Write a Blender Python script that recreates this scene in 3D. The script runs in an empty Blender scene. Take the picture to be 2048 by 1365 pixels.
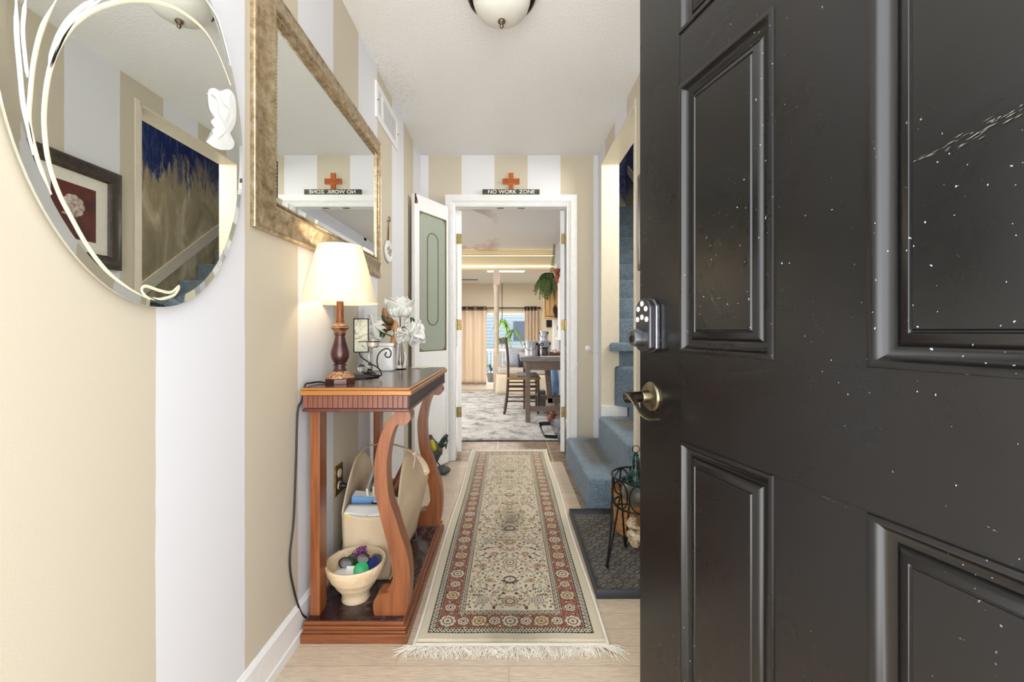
import bpy, bmesh, math, random
import numpy as np
from mathutils import Vector, Matrix, Euler, noise
random.seed(7); rng = np.random.default_rng(7)
S = bpy.context.scene
COL = S.collection
# ---------------------------------------------------------------- camera, world, light, exposure
F, VX, VY, CZ = 860.0, 1018.0, 662.0, 1.036      # focal length and vanishing point measured in the 2048x1365 frame, eye height in metres
cam = bpy.data.cameras.new('camera'); camo = bpy.data.objects.new('camera', cam); COL.objects.link(camo)
camo.location = (0, 0, CZ); camo.rotation_euler = (math.pi/2, 0, 0)
cam.sensor_width = 36; cam.lens = 36*F/2048; cam.clip_start = .02
cam.shift_x = (1024-VX)/2048; cam.shift_y = (VY-682.5)/2048
S.camera = camo
S.view_settings.view_transform = 'Standard'; S.view_settings.look = 'None'
S.view_settings.exposure = 0.70; S.view_settings.gamma = 1
LOBE_GAIN = 1.2
W = bpy.data.worlds.new('World'); S.world = W; W.use_nodes = True
wn = W.node_tree.nodes; wl = W.node_tree.links
bgn = wn['Background']; bgn.inputs[1].default_value = 1.0
# hazy bright day: pale sky, brightened lower half and added lobe behind the camera to light the hall
wtc = wn.new('ShaderNodeTexCoord'); wsx = wn.new('ShaderNodeSeparateXYZ'); wrp = wn.new('ShaderNodeValToRGB')
wl.new(wtc.outputs['Generated'], wsx.inputs[0])
def wmath(op, a, b=None, c=None):
    m = wn.new('ShaderNodeMath'); m.operation = op
    for i, v in enumerate((a, b, c)):
        if v is None: continue
        if isinstance(v, (int, float)): m.inputs[i].default_value = v
        else: wl.new(v, m.inputs[i])
    return m.outputs[0]
wl.new(wmath('MULTIPLY_ADD', wsx.outputs[2], .5, .5), wrp.inputs[0])
wrp.color_ramp.elements[0].position = .48; wrp.color_ramp.elements[0].color = (3.3, 3.28, 3.22, 1)
wrp.color_ramp.elements[1].position = .52; wrp.color_ramp.elements[1].color = (2.75, 2.8, 2.88, 1)
wel = math.radians(-12); wdt = wmath('ADD', wmath('MULTIPLY', wsx.outputs[1], -math.cos(wel)), wmath('MULTIPLY', wsx.outputs[2], math.sin(wel)))
wlobe = wmath('MULTIPLY', wmath('POWER', wmath('MAXIMUM', wdt, 0.0), 14.0), LOBE_GAIN)
wcb = wn.new('ShaderNodeCombineColor'); [wl.new(wlobe, wcb.inputs[i]) for i in range(3)]
wad = wn.new('ShaderNodeMix'); wad.data_type = 'RGBA'; wad.blend_type = 'ADD'; wad.inputs[0].default_value = 1; wl.new(wrp.outputs[0], wad.inputs[6]); wl.new(wcb.outputs[0], wad.inputs[7]); wl.new(wad.outputs[2], bgn.inputs[0])
def light(name, kind, loc, energy, color=(1, 1, 1), rot=(0, 0, 0), **k):
    l = bpy.data.lights.new(name, kind); l.energy = energy; l.color = color
    for a, b in k.items(): setattr(l, a, b)
    o = bpy.data.objects.new(name, l); o.location = loc; o.rotation_euler = rot; COL.objects.link(o); return o
light('sun', 'SUN', (0, 20, 10), 2.2, (1, .95, .86), (math.radians(-38), 0, math.radians(8)), angle=.01)
light('upstairs_fill', 'POINT', (1.3, 4.6, 4.3), 9, (1, .96, .9), shadow_soft_size=.15)  # added point lamp without a fixture, lights the stairwell
light('stair_fill', 'AREA', (1.68, 2.75, 2.35), 20, (1, .97, .93), rot=(0, math.radians(78), 0), shape='SQUARE', size=.45)  # added lamp out of view, brightens the far left hall wall and steps
light('lounge_fill', 'AREA', (-1.2, 5.4, 2.38), 42, (1, .95, .88), shape='RECTANGLE', size=1.6, size_y=1.6)  # added area lamp with no fixture, fills the lounge
light('lounge_far_light', 'AREA', (-.2, 9.2, 2.15), 40, (1, .96, .9), shape='RECTANGLE', size=1.2, size_y=.5)

# ---------------------------------------------------------------- helpers
def P(x, y, Y): return Vector(((x-VX)*Y/F, Y, CZ-(y-VY)*Y/F))
def onX(x, y, X):                                 # the point of the plane X = const
    Y = X*F/(x-VX); return Vector((X, Y, CZ-(y-VY)*Y/F))
def lin(c):
    c = [v/255 for v in c[:3]]
    return tuple(v/12.92 if v <= .04045 else ((v+.055)/1.055)**2.4 for v in c)+(1,)
class MB:
    def __init__(s): s.v = []; s.f = []
    def add(s, vs, fs):
        n = len(s.v); s.v += [tuple(v) for v in vs]; s.f += [tuple(i+n for i in f) for f in fs]; return s
    def box(s, x0, x1, y0, y1, z0, z1, M=None):
        vs = [Vector((x, y, z)) for z in (z0, z1) for y in (y0, y1) for x in (x0, x1)]
        if M: vs = [M @ v for v in vs]
        return s.add(vs, [(0, 2, 3, 1), (4, 5, 7, 6), (0, 1, 5, 4), (2, 6, 7, 3), (0, 4, 6, 2), (1, 3, 7, 5)])
    def prism(s, pts, ax, a0, a1):                # outline in the plane normal to ax, extruded a0..a1
        def mk(p, a): return {'x': (a, p[0], p[1]), 'y': (p[0], a, p[1]), 'z': (p[0], p[1], a)}[ax]
        n = len(pts); vs = [mk(p, a0) for p in pts]+[mk(p, a1) for p in pts]
        return s.add(vs, [tuple(range(n))[::-1], tuple(range(n, 2*n))]+[(i, (i+1) % n, (i+1) % n+n, i+n) for i in range(n)])
    def lathe(s, prof, c=(0, 0, 0), n=32, M=None, cap=True, rf=None):
        vs = []; fs = []; m = len(prof)
        for r, z in prof:
            for k in range(n):
                a = 2*math.pi*k/n; q = r*(rf(a, z) if rf else 1)
                vs.append(Vector((q*math.cos(a), q*math.sin(a), z)))
        if M: vs = [M @ v for v in vs]
        vs = [v+Vector(c) for v in vs]
        for j in range(m-1):
            for k in range(n):
                a = j*n+k; b = j*n+(k+1) % n; fs.append((a, b, b+n, a+n))
        if cap:
            fs.append(tuple(range(n))[::-1]); fs.append(tuple(range((m-1)*n, m*n)))
        return s.add(vs, fs)
    def tube(s, pts, r, n=8, closed=False, flat=1.0, up=None):
        pts = [Vector(p) for p in pts]; m = len(pts); R = r if isinstance(r, (list, tuple)) else [r]*m
        T = []
        for i in range(m):
            a = pts[(i-1) % m] if (closed or i) else pts[i]; b = pts[(i+1) % m] if (closed or i < m-1) else pts[i]
            t = (b-a); T.append(t.normalized() if t.length > 1e-9 else Vector((0, 0, 1)))
        nrm = Vector(up) if up else (Vector((0, 0, 1)) if abs(T[0].z) < .9 else Vector((1, 0, 0)))
        vs = []; fs = []
        for i in range(m):
            nrm = (Vector(up) if up else nrm); nrm = (nrm-T[i]*nrm.dot(T[i]));
            nrm = nrm.normalized() if nrm.length > 1e-6 else T[i].orthogonal().normalized()
            bn = T[i].cross(nrm)
            for k in range(n):
                a = 2*math.pi*k/n; vs.append(pts[i]+nrm*(R[i]*flat*math.cos(a))+bn*(R[i]*math.sin(a)))
        for i in range(m if closed else m-1):
            for k in range(n):
                a = i*n+k; b = i*n+(k+1) % n; c = ((i+1) % m)*n
                fs.append((a, b, c+(k+1) % n, c+k))
        if not closed: fs += [tuple(range(n))[::-1], tuple(range((m-1)*n, m*n))]
        return s.add(vs, fs)
    def grid(s, fn, nu, nv, closeu=False):
        vs = [fn(i/nu, j/nv) for j in range(nv+1) for i in range(nu+1)]
        return s.add(vs, [(j*(nu+1)+i, j*(nu+1)+i+1, (j+1)*(nu+1)+i+1, (j+1)*(nu+1)+i) for j in range(nv) for i in range(nu)])
    def ball(s, c, r, n=16, m=10, sc=(1, 1, 1)):
        prof = [(max(1e-4, math.sin(math.pi*i/m)), -math.cos(math.pi*i/m)) for i in range(m+1)]
        return s.lathe(prof, c, n, Matrix.Diagonal(Vector((r*sc[0], r*sc[1], r*sc[2], 1))))
def spline(pts, n=8, closed=False):
    pts = [Vector(p) for p in pts]; m = len(pts); out = []
    for i in range(m if closed else m-1):
        g = lambda k: pts[k % m] if closed else pts[min(max(k, 0), m-1)]
        p0, p1, p2, p3 = g(i-1), g(i), g(i+1), g(i+2)
        for k in range(n):
            t = k/n
            out.append(.5*((2*p1)+(p2-p0)*t+(2*p0-5*p1+4*p2-p3)*t*t+(3*p1-p0-3*p2+p3)*t**3))
    if not closed: out.append(pts[-1])
    return out
def sp2(pts, n=6, closed=False): return [(v.x, v.y) for v in spline([(a, b, 0) for a, b in pts], n, closed)]
MW = {}
def obj(name, mb, m, parent=None, smooth=None, bevel=0, local=False, sub=0, solid=0, seg=2, **props):
    me = bpy.data.meshes.new(name); me.from_pydata(mb.v, [], mb.f); me.update()
    bm = bmesh.new(); bm.from_mesh(me); bmesh.ops.recalc_face_normals(bm, faces=bm.faces); bm.to_mesh(me); bm.free()
    if parent is not None and not local: me.transform(MW[parent.name].inverted())
    me.materials.append(m)
    if smooth is not None:
        me.shade_smooth(); me.set_sharp_from_angle(angle=math.radians(smooth))
    o = bpy.data.objects.new(name, me); COL.objects.link(o)
    if parent is not None: o.parent = parent; MW[o.name] = MW[parent.name]
    else: MW[o.name] = Matrix()
    if solid:
        d = o.modifiers.new('solid', 'SOLIDIFY'); d.thickness = solid; d.offset = 0
    if bevel:
        b = o.modifiers.new('bevel', 'BEVEL'); b.width = bevel; b.segments = seg; b.limit_method = 'ANGLE'; b.angle_limit = math.radians(35); b.harden_normals = False
    if sub:
        d = o.modifiers.new('sub', 'SUBSURF'); d.levels = sub; d.render_levels = sub
    for k, v in props.items(): o[k] = v
    return o
def root(name, loc, label, cat, rz=0, group=None, kind=None):
    o = bpy.data.objects.new(name, None); COL.objects.link(o); o.location = loc; o.rotation_euler = (0, 0, rz); o.empty_display_size = .05
    o['label'] = label; o['category'] = cat
    if group: o['group'] = group
    if kind: o['kind'] = kind
    MW[o.name] = Matrix.Translation(Vector(loc)) @ Matrix.Rotation(rz, 4, 'Z'); return o
def tag(o, label, cat, group=None, kind=None):
    o['label'] = label; o['category'] = cat
    if group: o['group'] = group
    if kind: o['kind'] = kind
    return o
def copy_tree(o, parent=None):
    c = o.copy(); COL.objects.link(c); c.parent = parent
    for ch in [x for x in bpy.data.objects if x.parent is o]: copy_tree(ch, c)
    return c
# ---------------------------------------------------------------- materials
class N:
    def __init__(s, name):
        s.m = bpy.data.materials.new(name); s.m.use_nodes = True; s.t = s.m.node_tree; s.b = s.t.nodes['Principled BSDF']
        s.co = s.t.nodes.new('ShaderNodeTexCoord').outputs['Object']
    def n(s, ty, **k):
        nd = s.t.nodes.new(ty)
        for a, b in k.items():
            if a.startswith('i'):
                key = a[1:]; key = int(key) if key.isdigit() else key
                nd.inputs[key].default_value = b
            else: setattr(nd, a, b)
        return nd
    def l(s, a, b): s.t.links.new(a, b)
    def math(s, op, a, b=None, c=None):
        nd = s.t.nodes.new('ShaderNodeMath'); nd.operation = op
        for i, v in enumerate((a, b, c)):
            if v is None: continue
            if isinstance(v, (int, float)): nd.inputs[i].default_value = v
            else: s.l(v, nd.inputs[i])
        return nd.outputs[0]
    def mapped(s, scale):
        mp = s.n('ShaderNodeMapping'); mp.inputs['Scale'].default_value = scale; s.l(s.co, mp.inputs[0]); return mp.outputs[0]
    def noise(s, scale=5, detail=4, rough=.5, vec=None, dist=0):
        nd = s.n('ShaderNodeTexNoise'); nd.inputs['Scale'].default_value = scale; nd.inputs['Detail'].default_value = detail
        nd.inputs['Roughness'].default_value = rough; nd.inputs['Distortion'].default_value = dist
        s.l(vec or s.co, nd.inputs['Vector']); return nd.outputs[0]
    def ramp(s, fac, stops, interp='LINEAR'):
        r = s.n('ShaderNodeValToRGB'); r.color_ramp.interpolation = interp; e = r.color_ramp.elements
        while len(e) < len(stops): e.new(.5)
        for k, (p, c) in enumerate(stops): e[k].position = p; e[k].color = c if len(c) == 4 else lin(c)
        s.l(fac, r.inputs[0]); return r.outputs[0]
    def mix(s, fac, a, b, mode='MIX'):
        m = s.n('ShaderNodeMix', data_type='RGBA', blend_type=mode)
        for i, v in ((0, fac), (6, a), (7, b)):
            if hasattr(v, 'is_output') or hasattr(v, 'links'): s.l(v, m.inputs[i])
            elif isinstance(v, (int, float)): m.inputs[i].default_value = v
            else: m.inputs[i].default_value = lin(v)
        return m.outputs[2]
    def xyz(s):
        x = s.n('ShaderNodeSeparateXYZ'); s.l(s.co, x.inputs[0]); return x.outputs
    def color(s, c):
        if isinstance(c, (tuple, list)): s.b.inputs['Base Color'].default_value = lin(c)
        else: s.l(c, s.b.inputs['Base Color'])
    def bump(s, h, strength=.3, dist=.002):
        b = s.n('ShaderNodeBump'); b.inputs['Strength'].default_value = strength; b.inputs['Distance'].default_value = dist
        s.l(h, b.inputs['Height']); s.l(b.outputs[0], s.b.inputs['Normal'])
    def done(s, rough=.5, metal=0, spec=.5, **k):
        if isinstance(rough, (int, float)): s.b.inputs['Roughness'].default_value = rough
        else: s.l(rough, s.b.inputs['Roughness'])
        s.b.inputs['Metallic'].default_value = metal; s.b.inputs['Specular IOR Level'].default_value = spec
        for a, v in k.items(): s.b.inputs[a.replace('_', ' ')].default_value = v
        return s.m
def plain(name, c, rough=.5, metal=0, c2=None, sc=30, bump=0, bsc=None, **k):
    n = N(name)
    f = n.noise(sc, 4)
    if c2: n.color(n.mix(n.ramp(f, [(.35, (0, 0, 0)), (.65, (255, 255, 255))]), c, c2))
    else:
        d = tuple(max(0, v*.94) for v in c); n.color(n.mix(f, c, d))
    if bump: n.bump(n.noise(bsc or sc*4, 3), bump)
    return n.done(rough, metal, **k)
BEI, WHI = (200, 191, 172), (222, 223, 227)
def striped(name, axis, off, w, first_beige):
    n = N(name); v = n.xyz()[axis]
    wob = n.math('MULTIPLY', n.math('SUBTRACT', n.noise(9, 2), .5), .006)
    k = n.math('FLOOR', n.math('DIVIDE', n.math('SUBTRACT', n.math('ADD', v, wob), off), w))
    par = n.math('ABSOLUTE', n.math('MODULO', k, 2.0))
    n.color(n.mix(par, BEI if first_beige else WHI, WHI if first_beige else BEI))
    n.bump(n.noise(260, 2), .25, .0006); return n.done(.55, 0, .35)
m_wl = striped('striped wall paint', 1, .862-.29, .29, True)
m_wf = striped('striped wall paint across', 0, -.644, .264, True)
def popcorn(name, base, stain=False, dust=False):
    n = N(name); c = n.mix(n.noise(120, 2), base, tuple(v*.96 for v in base))
    if stain:
        x = n.xyz(); q = n.noise(1.6, 3, .5, n.mapped((1, .55, 1)), .3)
        left = n.ramp(n.math('ADD', n.math('MULTIPLY', x[0], -1.0), .0), [(.12, (0, 0, 0)), (.3, (255, 255, 255))])
        k = n.math('MULTIPLY', n.ramp(q, [(.57, (0, 0, 0)), (.61, (255, 255, 255))]), left)
        c = n.mix(n.math('MULTIPLY', k, .55), c, (150, 118, 96))
    if dust:                                       # grey dust blown on the ceiling by the vent
        x = n.xyz(); d = n.math('ADD', n.math('POWER', n.math('MULTIPLY', n.math('ADD', x[0], .70), 5.0), 2.0), n.math('POWER', n.math('MULTIPLY', n.math('SUBTRACT', x[1], 2.45), 2.2), 2.0))
        k = n.math('MULTIPLY', n.math('SUBTRACT', 1.0, n.math('MINIMUM', d, 1.0)), n.ramp(n.noise(60, 3), [(.5, (0, 0, 0)), (.75, (255, 255, 255))]))
        c = n.mix(n.math('MULTIPLY', k, .3), c, (120, 112, 104))
    n.color(c); h = n.noise(75, 4, .6); n.bump(h, .8, .004); return n.done(.9, 0, .1)
m_ceil = popcorn('textured ceiling paint', (244, 244, 243), dust=True)
m_ceil2 = popcorn('stained ceiling paint', (205, 202, 198), stain=True)
m_white = plain('white gloss trim paint', (240, 240, 239), .35)
m_cream = plain('cream trim paint', (226, 217, 196), .4, bump=.05)
m_lounge = plain('cream lounge wall paint', (214, 203, 184), .8, bump=.1, bsc=200)
m_loungew = plain('pale grey lounge wall paint', (188, 190, 200), .8, bump=.1, bsc=200)
# oak floor: planks run across the hall
def oak():
    n = N('pale oak floor boards')
    b = n.n('ShaderNodeTexBrick'); b.offset = .37; b.inputs['Scale'].default_value = 1; b.inputs['Brick Width'].default_value = .95; b.inputs['Row Height'].default_value = .083
    b.inputs['Mortar Size'].default_value = .0009; b.inputs['Mortar Smooth'].default_value = .1
    b.inputs['Color1'].default_value = lin((212, 194, 170)); b.inputs['Color2'].default_value = lin((194, 174, 150)); b.inputs['Mortar'].default_value = lin((120, 98, 78)); n.l(n.co, b.inputs[0])
    g = n.noise(6, 8, .7, n.mapped((3, 46, 1)), .6)
    c = n.mix(n.ramp(g, [(.32, (255, 255, 255)), (.58, (0, 0, 0))]), b.outputs[0], (150, 128, 106))
    c = n.mix(.9, b.outputs[0], c)
    g2 = n.noise(2.2, 3); c = n.mix(n.math('MULTIPLY', g2, .4), c, (236, 220, 198))
    n.color(c); n.bump(g, .15, .001); return n.done(.38, 0, .5)
m_oak = oak()
def tile():
    n = N('brown slate look tile'); b = n.n('ShaderNodeTexBrick'); b.offset = 0; b.inputs['Brick Width'].default_value = .45; b.inputs['Row Height'].default_value = .45
    b.inputs['Scale'].default_value = 1; b.inputs['Mortar Size'].default_value = .004
    q = n.noise(9, 7, .65, dist=1.6)
    for k in ('Color1', 'Color2'): b.inputs[k].default_value = (1, 1, 1, 1)
    b.inputs['Mortar'].default_value = (0, 0, 0, 1)
    mp = n.n('ShaderNodeMapping'); mp.inputs['Location'].default_value = (.1, -.09, 0); n.l(n.co, mp.inputs[0]); n.l(mp.outputs[0], b.inputs[0])
    c = n.ramp(q, [(.25, (80, 64, 52)), (.45, (124, 104, 86)), (.6, (154, 134, 114)), (.75, (104, 92, 82))])
    n.color(n.mix(b.outputs[0], (200, 186, 164), c)); n.bump(q, .2, .002); return n.done(.3, 0, .5)
m_tile = tile()
def wood(name, a, b, rough=.35, axis='x', sc=1.0, coat=.3, dist=.8):
    n = N(name); s = {'x': (1.5, 22, 22), 'y': (22, 1.5, 22), 'z': (22, 22, 1.5)}[axis]
    q = n.noise(3*sc, 6, .65, n.mapped(s), dist); n.color(n.ramp(q, [(.3, a), (.7, b)])); n.bump(q, .08, .001)
    return n.done(rough, 0, .5, Coat_Weight=coat, Coat_Roughness=.2)
m_cherry_z = wood('cherry wood upright grain', (110, 58, 28), (154, 90, 46), axis='z', dist=.3)
m_cherry_x = wood('cherry wood', (100, 54, 32), (148, 86, 46), axis='x')
m_cherry_y = wood('dark cherry wood', (66, 30, 24), (104, 52, 36), axis='y')
m_flute = wood('reddish fluted apron wood', (98, 52, 36), (134, 78, 56), axis='z', sc=2)
m_dtop = wood('dark polished table top wood', (52, 34, 28), (92, 62, 44), rough=.22, axis='y', coat=.6)
def dusty():
    n = N('dusty dark base board'); q = n.noise(14, 8, .75, dist=1.2); r = n.noise(3, 3)
    k = n.math('MULTIPLY', n.ramp(q, [(.48, (0, 0, 0)), (.72, (255, 255, 255))]), n.ramp(r, [(.35, (0, 0, 0)), (.7, (230, 230, 230))]))
    n.color(n.mix(n.math('MULTIPLY', k, .8), (46, 24, 26), (150, 142, 146))); return n.done(n.ramp(q, [(.4, (70, 70, 70)), (.7, (190, 190, 190))]))
m_dust = dusty()
m_dkwood = wood('dark stained chair wood', (58, 40, 30), (96, 70, 50), axis='z', coat=.1)
m_gywood = wood('worn grey brown table wood', (104, 88, 80), (140, 120, 108), .6, axis='x', coat=0)
m_pine = wood('honey pine cabinet wood', (190, 146, 88), (222, 182, 120), .5, axis='z', coat=.1)
m_bowl = wood('pale turned bowl wood', (206, 180, 142), (232, 212, 178), .5, axis='x', coat=.1)
m_black = plain('matt black iron', (34, 32, 33), .45, .6)
m_cable = plain('black cable rubber', (22, 24, 30), .4)
m_wirew = plain('white cable', (232, 230, 224), .5)
m_brass = plain('tarnished brass', (150, 134, 88), .35, .8, (112, 96, 58), 120)
m_steel = plain('brushed steel', (190, 190, 194), .28, 1)
m_nickel = plain('satin nickel', (150, 150, 154), .3, 1, (120, 122, 130), 60)
m_antique = plain('antique brass', (150, 140, 112), .3, 1, (104, 98, 84), 60)
m_dkmetal = plain('dark bronze metal', (60, 50, 42), .25, .9)
m_pewter = plain('brushed pewter bronze', (126, 112, 96), .3, .9)
def glass(name, c=(1, 1, 1, 1), rough=0.0, ior=1.45, alpha=1):
    n = N(name); n.b.inputs['Base Color'].default_value = c; n.b.inputs['Transmission Weight'].default_value = 1; n.b.inputs['IOR'].default_value = ior
    n.b.inputs['Roughness'].default_value = rough; return n.m
m_glass = glass('clear glass'); m_teal = glass('teal bottle glass', (.05, .32, .3, 1), .05); m_frost = glass('frosted grey glass', (.75, .78, .76, 1), .45)
m_pane = glass('window glass', (.93, .96, .96, 1), 0, 1.02)
def mirror(name):
    n = N(name); n.b.inputs['Base Color'].default_value = (.86, .89, .86, 1); n.b.inputs['Metallic'].default_value = 1; n.b.inputs['Roughness'].default_value = .01; return n.m
m_mirror = mirror('mirror silver')
def blackdoor():
    n = N('black satin door paint'); q = n.noise(420, 2); s = n.noise(55, 3, .6); sp = n.noise(230, 1, .4, n.mapped((1, 1, .7)))
    zone = n.noise(2.3, 2)
    k = n.math('MULTIPLY', n.ramp(sp, [(.755, (0, 0, 0)), (.775, (255, 255, 255))]), n.ramp(zone, [(.48, (0, 0, 0)), (.6, (255, 255, 255))]))
    sm = n.noise(3.5, 6, .7, dist=.8)
    base = n.mix(n.ramp(sm, [(.3, (0, 0, 0)), (.75, (255, 255, 255))]), (10, 9, 9), (16, 15, 16))
    n.color(n.mix(n.math('MULTIPLY', k, .8), base, (190, 195, 205))); n.bump(n.noise(320, 2), .12, .0003)
    return n.done(n.ramp(sm, [(.3, (138, 138, 138)), (.7, (152, 152, 152))]), 0, .65)
m_door = blackdoor()
def carpet(name, a, b, dirt=None):
    n = N(name); q = n.noise(120, 3, .75); r = n.noise(14, 5, .7)
    c = n.mix(n.ramp(q, [(.36, (0, 0, 0)), (.62, (255, 255, 255))]), a, b); c = n.mix(n.ramp(r, [(.4, (0, 0, 0)), (.65, (130, 130, 130))]), c, tuple(min(255, v+30) for v in b))
    if dirt:
        u = n.n('ShaderNodeAttribute'); u.attribute_name = 'worn'
        k = n.math('MULTIPLY', u.outputs['Fac'], n.ramp(n.noise(30, 4, .7, n.mapped((1, 4, 1))), [(.3, (180, 180, 180)), (.6, (255, 255, 255))]))
        c = n.mix(k, c, dirt)
    n.color(c); n.bump(n.math('ADD', q, n.math('MULTIPLY', r, .6)), 1.0, .012); return n.done(.95, 0, .05, Sheen_Weight=.3)
m_carpet = carpet('blue cut pile stair carpet', (76, 98, 114), (136, 156, 172), (84, 76, 60))
def loungerug():
    n = N('grey distressed area rug'); q = n.noise(5, 9, .8, n.mapped((1, 1.25, 1)), .3); r = n.noise(55, 4, .75)
    c = n.ramp(q, [(.3, (84, 84, 88)), (.43, (150, 150, 150)), (.52, (196, 194, 190)), (.62, (212, 210, 206)), (.72, (150, 144, 138))])
    n.color(n.mix(n.math('MULTIPLY', n.ramp(r, [(.4, (0, 0, 0)), (.65, (255, 255, 255))]), .35), c, (110, 110, 116))); n.bump(r, .3, .003); return n.done(.95, 0, .05)
m_lrug = loungerug()
def rubber():
    n = N('worn black rubber with shaded ridges'); u = n.n('ShaderNodeAttribute'); u.attribute_name = 'ridge'; q = n.noise(9, 5, .7)
    c = n.mix(n.ramp(q, [(.35, (0, 0, 0)), (.65, (255, 255, 255))]), (96, 91, 84), (126, 120, 111)); n.color(n.mix(u.outputs['Fac'], c, (46, 45, 45))); return n.done(.5, 0, .5)  # worn base; ridges darkened, their shadow lines put into the colour
m_rubber = rubber()
m_rubrim = plain('smooth black rubber rim', (44, 46, 52), .35, bump=.05)
m_suede = plain('beige suede felt', (218, 198, 168), .9, c2=(202, 180, 150), sc=7, bump=.25, bsc=500)
m_stitch = plain('tan stitching', (222, 204, 176), .8)
m_paper = plain('white paper pages', (228, 226, 220), .8)
def vcol(name, rough=.95, bump=.5):
    n = N(name); a = n.n('ShaderNodeAttribute'); a.attribute_name = 'Col'; n.l(a.outputs['Color'], n.b.inputs['Base Color']); n.bump(n.noise(420, 2), bump, .002); return n.done(rough, 0, .05, Sheen_Weight=.2)
m_rug = vcol('persian runner pile')
m_fringe = plain('cream cotton fringe', (236, 230, 216), .9, bump=.2)
m_frame = None
def gilt():
    n = N('antique silver gold frame'); q = n.noise(38, 5, .7); r = n.noise(7, 4, .6)
    c = n.ramp(q, [(.3, (112, 88, 60)), (.5, (180, 158, 124)), (.7, (218, 206, 182))]); c = n.mix(n.math('MULTIPLY', r, .5), c, (186, 168, 138))
    n.color(c); n.bump(q, .1, .001); return n.done(.32, .8)
m_frame = gilt()
def emis(name, c, st):
    n = N(name); n.b.inputs['Base Color'].default_value = lin(c); n.b.inputs['Emission Color'].default_value = lin(c); n.b.inputs['Emission Strength'].default_value = st; return n.m
m_led = emis('warm strip light', (255, 238, 196), 3.5); m_tube = emis('white tube light', (255, 250, 240), 5)
# ================================================================ THE SETTING
XL, XR, YF, H = -.708, .712, 3.44, 2.44
def struct(name, mb, m, parent=None, label=None, cat=None, **k):
    o = obj(name, mb, m, parent, **k); o['kind'] = 'structure'
    if parent is None and label: o['label'] = label; o['category'] = cat or 'wall'
    return o
struct('wall_left', MB().box(XL-.1, XL, .02, YF+.08, 0, H), m_wl, label='beige and white striped hall wall with two mirrors on it', cat='wall')
w = MB().box(XL-.1, -.448, YF, YF+.08, 0, H).box(.486, XR+.13, YF, YF+.08, 0, H).box(-.448, .486, YF, YF+.08, 2.048, H)
struct('wall_back', w, m_wf, label='striped end wall of the hall around the white doorway', cat='wall')
w = MB().box(XR, XR+.13, .3, 2.447, 0, H).box(XR, XR+.13, 2.447, 3.312, 2.325, H).box(XR, XR+.13, 3.312, YF, 0, H)
struct('wall_right', w, m_wl, label='striped hall wall with the tall opening to the stairs', cat='wall')
struct('ceiling', MB().box(XL-.1, XR+.13, .02, YF+.08, H, H+.06), m_ceil, label='white textured hall ceiling', cat='ceiling')
struct('floor', MB().box(XL-.1, .42, -.6, 3.40, -.03, 0).box(.42, XR+.13, -.6, 2.49, -.03, 0), m_oak, label='pale oak plank floor of the hall', cat='floor')
struct('floor_tile', MB().box(.42, XR+.13, 2.49, 3.40, -.03, 0).box(XL-.1, XR+.13, 3.40, 3.52, -.03, 0).box(-3.5, .84, 3.52, 7.6, -.03, -.002), m_tile, label='brown mottled tile floor by the doorway and in the lounge', cat='floor')
# baseboard
bb = MB().prism([(XL, 0), (XL+.016, 0), (XL+.016, .03), (XL+.012, .034), (XL+.012, .112), (XL+.004, .124), (XL, .124)], 'y', .02, 3.3)
struct('baseboard_left', bb, m_white, label='white baseboard along the striped left wall', cat='baseboard')
# opening linings (cream boards)
t = MB().box(XR-.004, XR+.134, 3.30, 3.312, 0.38, 2.325).box(XR-.004, XR+.134, 2.435, 3.312, 2.313, 2.325).box(XR-.004, XR+.134, 2.435, 2.447, .05, 2.325)
t.box(XR-.006, XR, 2.40, 2.437, .0, 2.34)
struct('trim_1', t, m_cream, label='cream boards lining the opening to the stairs', cat='trim', bevel=.002)
struct('trim_2', MB().box(XR-.006, .905, 3.285, 3.30, .38, .462), m_white, label='short white baseboard at the foot of the stair opening', cat='trim', bevel=.002)
# doorway casing
cs = MB()
def casing_profile(x0, x1, flip):               # profile across the width, x0 outer edge, x1 inner edge
    s = 1 if x1 > x0 else -1; w = abs(x1-x0)
    return [(x0, 0), (x0, -.02), (x0+s*w*.62, -.022), (x0+s*w*.68, -.014), (x0+s*w*.76, -.016), (x0+s*w*.92, -.012), (x1, -.006), (x1, 0)]
def frame_ring(mb, x0, x1, z0, z1, prof, open_bottom=True, Y=0):
    # prof: list of (inset, y); sweeps a mitred frame (three sides when open_bottom)
    rings = []
    for ins, y in prof:
        rings.append([(x0+ins, Y+y, z0 if open_bottom else z0+ins), (x0+ins, Y+y, z1-ins), (x1-ins, Y+y, z1-ins), (x1-ins, Y+y, z0 if open_bottom else z0+ins)])
    vs = [p for r in rings for p in r]; fs = []
    for j in range(len(rings)-1):
        for k in range(3 if open_bottom else 4):
            a = j*4+k; b = j*4+(k+1) % 4; fs.append((a, b, b+4, a+4))
    if open_bottom:
        fs.append(tuple(j*4 for j in range(len(rings)))); fs.append(tuple(j*4+3 for j in range(len(rings))))
    mb.add(vs, fs)
pc = [(0, 0), (0, -.02), (.05, -.022), (.054, -.013), (.061, -.017), (.066, -.012), (.078, -.010), (.080, -.004), (.080, 0)]
frame_ring(cs, -.508, .542, 0, 2.120, pc, True, YF)
struct('trim_3', cs, m_white, label='white moulded casing around the doorway', cat='trim', smooth=30)
j = MB().box(-.448, -.430, YF-.004, YF+.08, 0, 2.030).box(.468, .486, YF-.004, YF+.08, 0, 2.030).box(-.448, .486, YF-.004, YF+.08, 2.030, 2.048)
struct('trim_4', j, m_white, label='white jamb boards inside the doorway', cat='trim')
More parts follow.
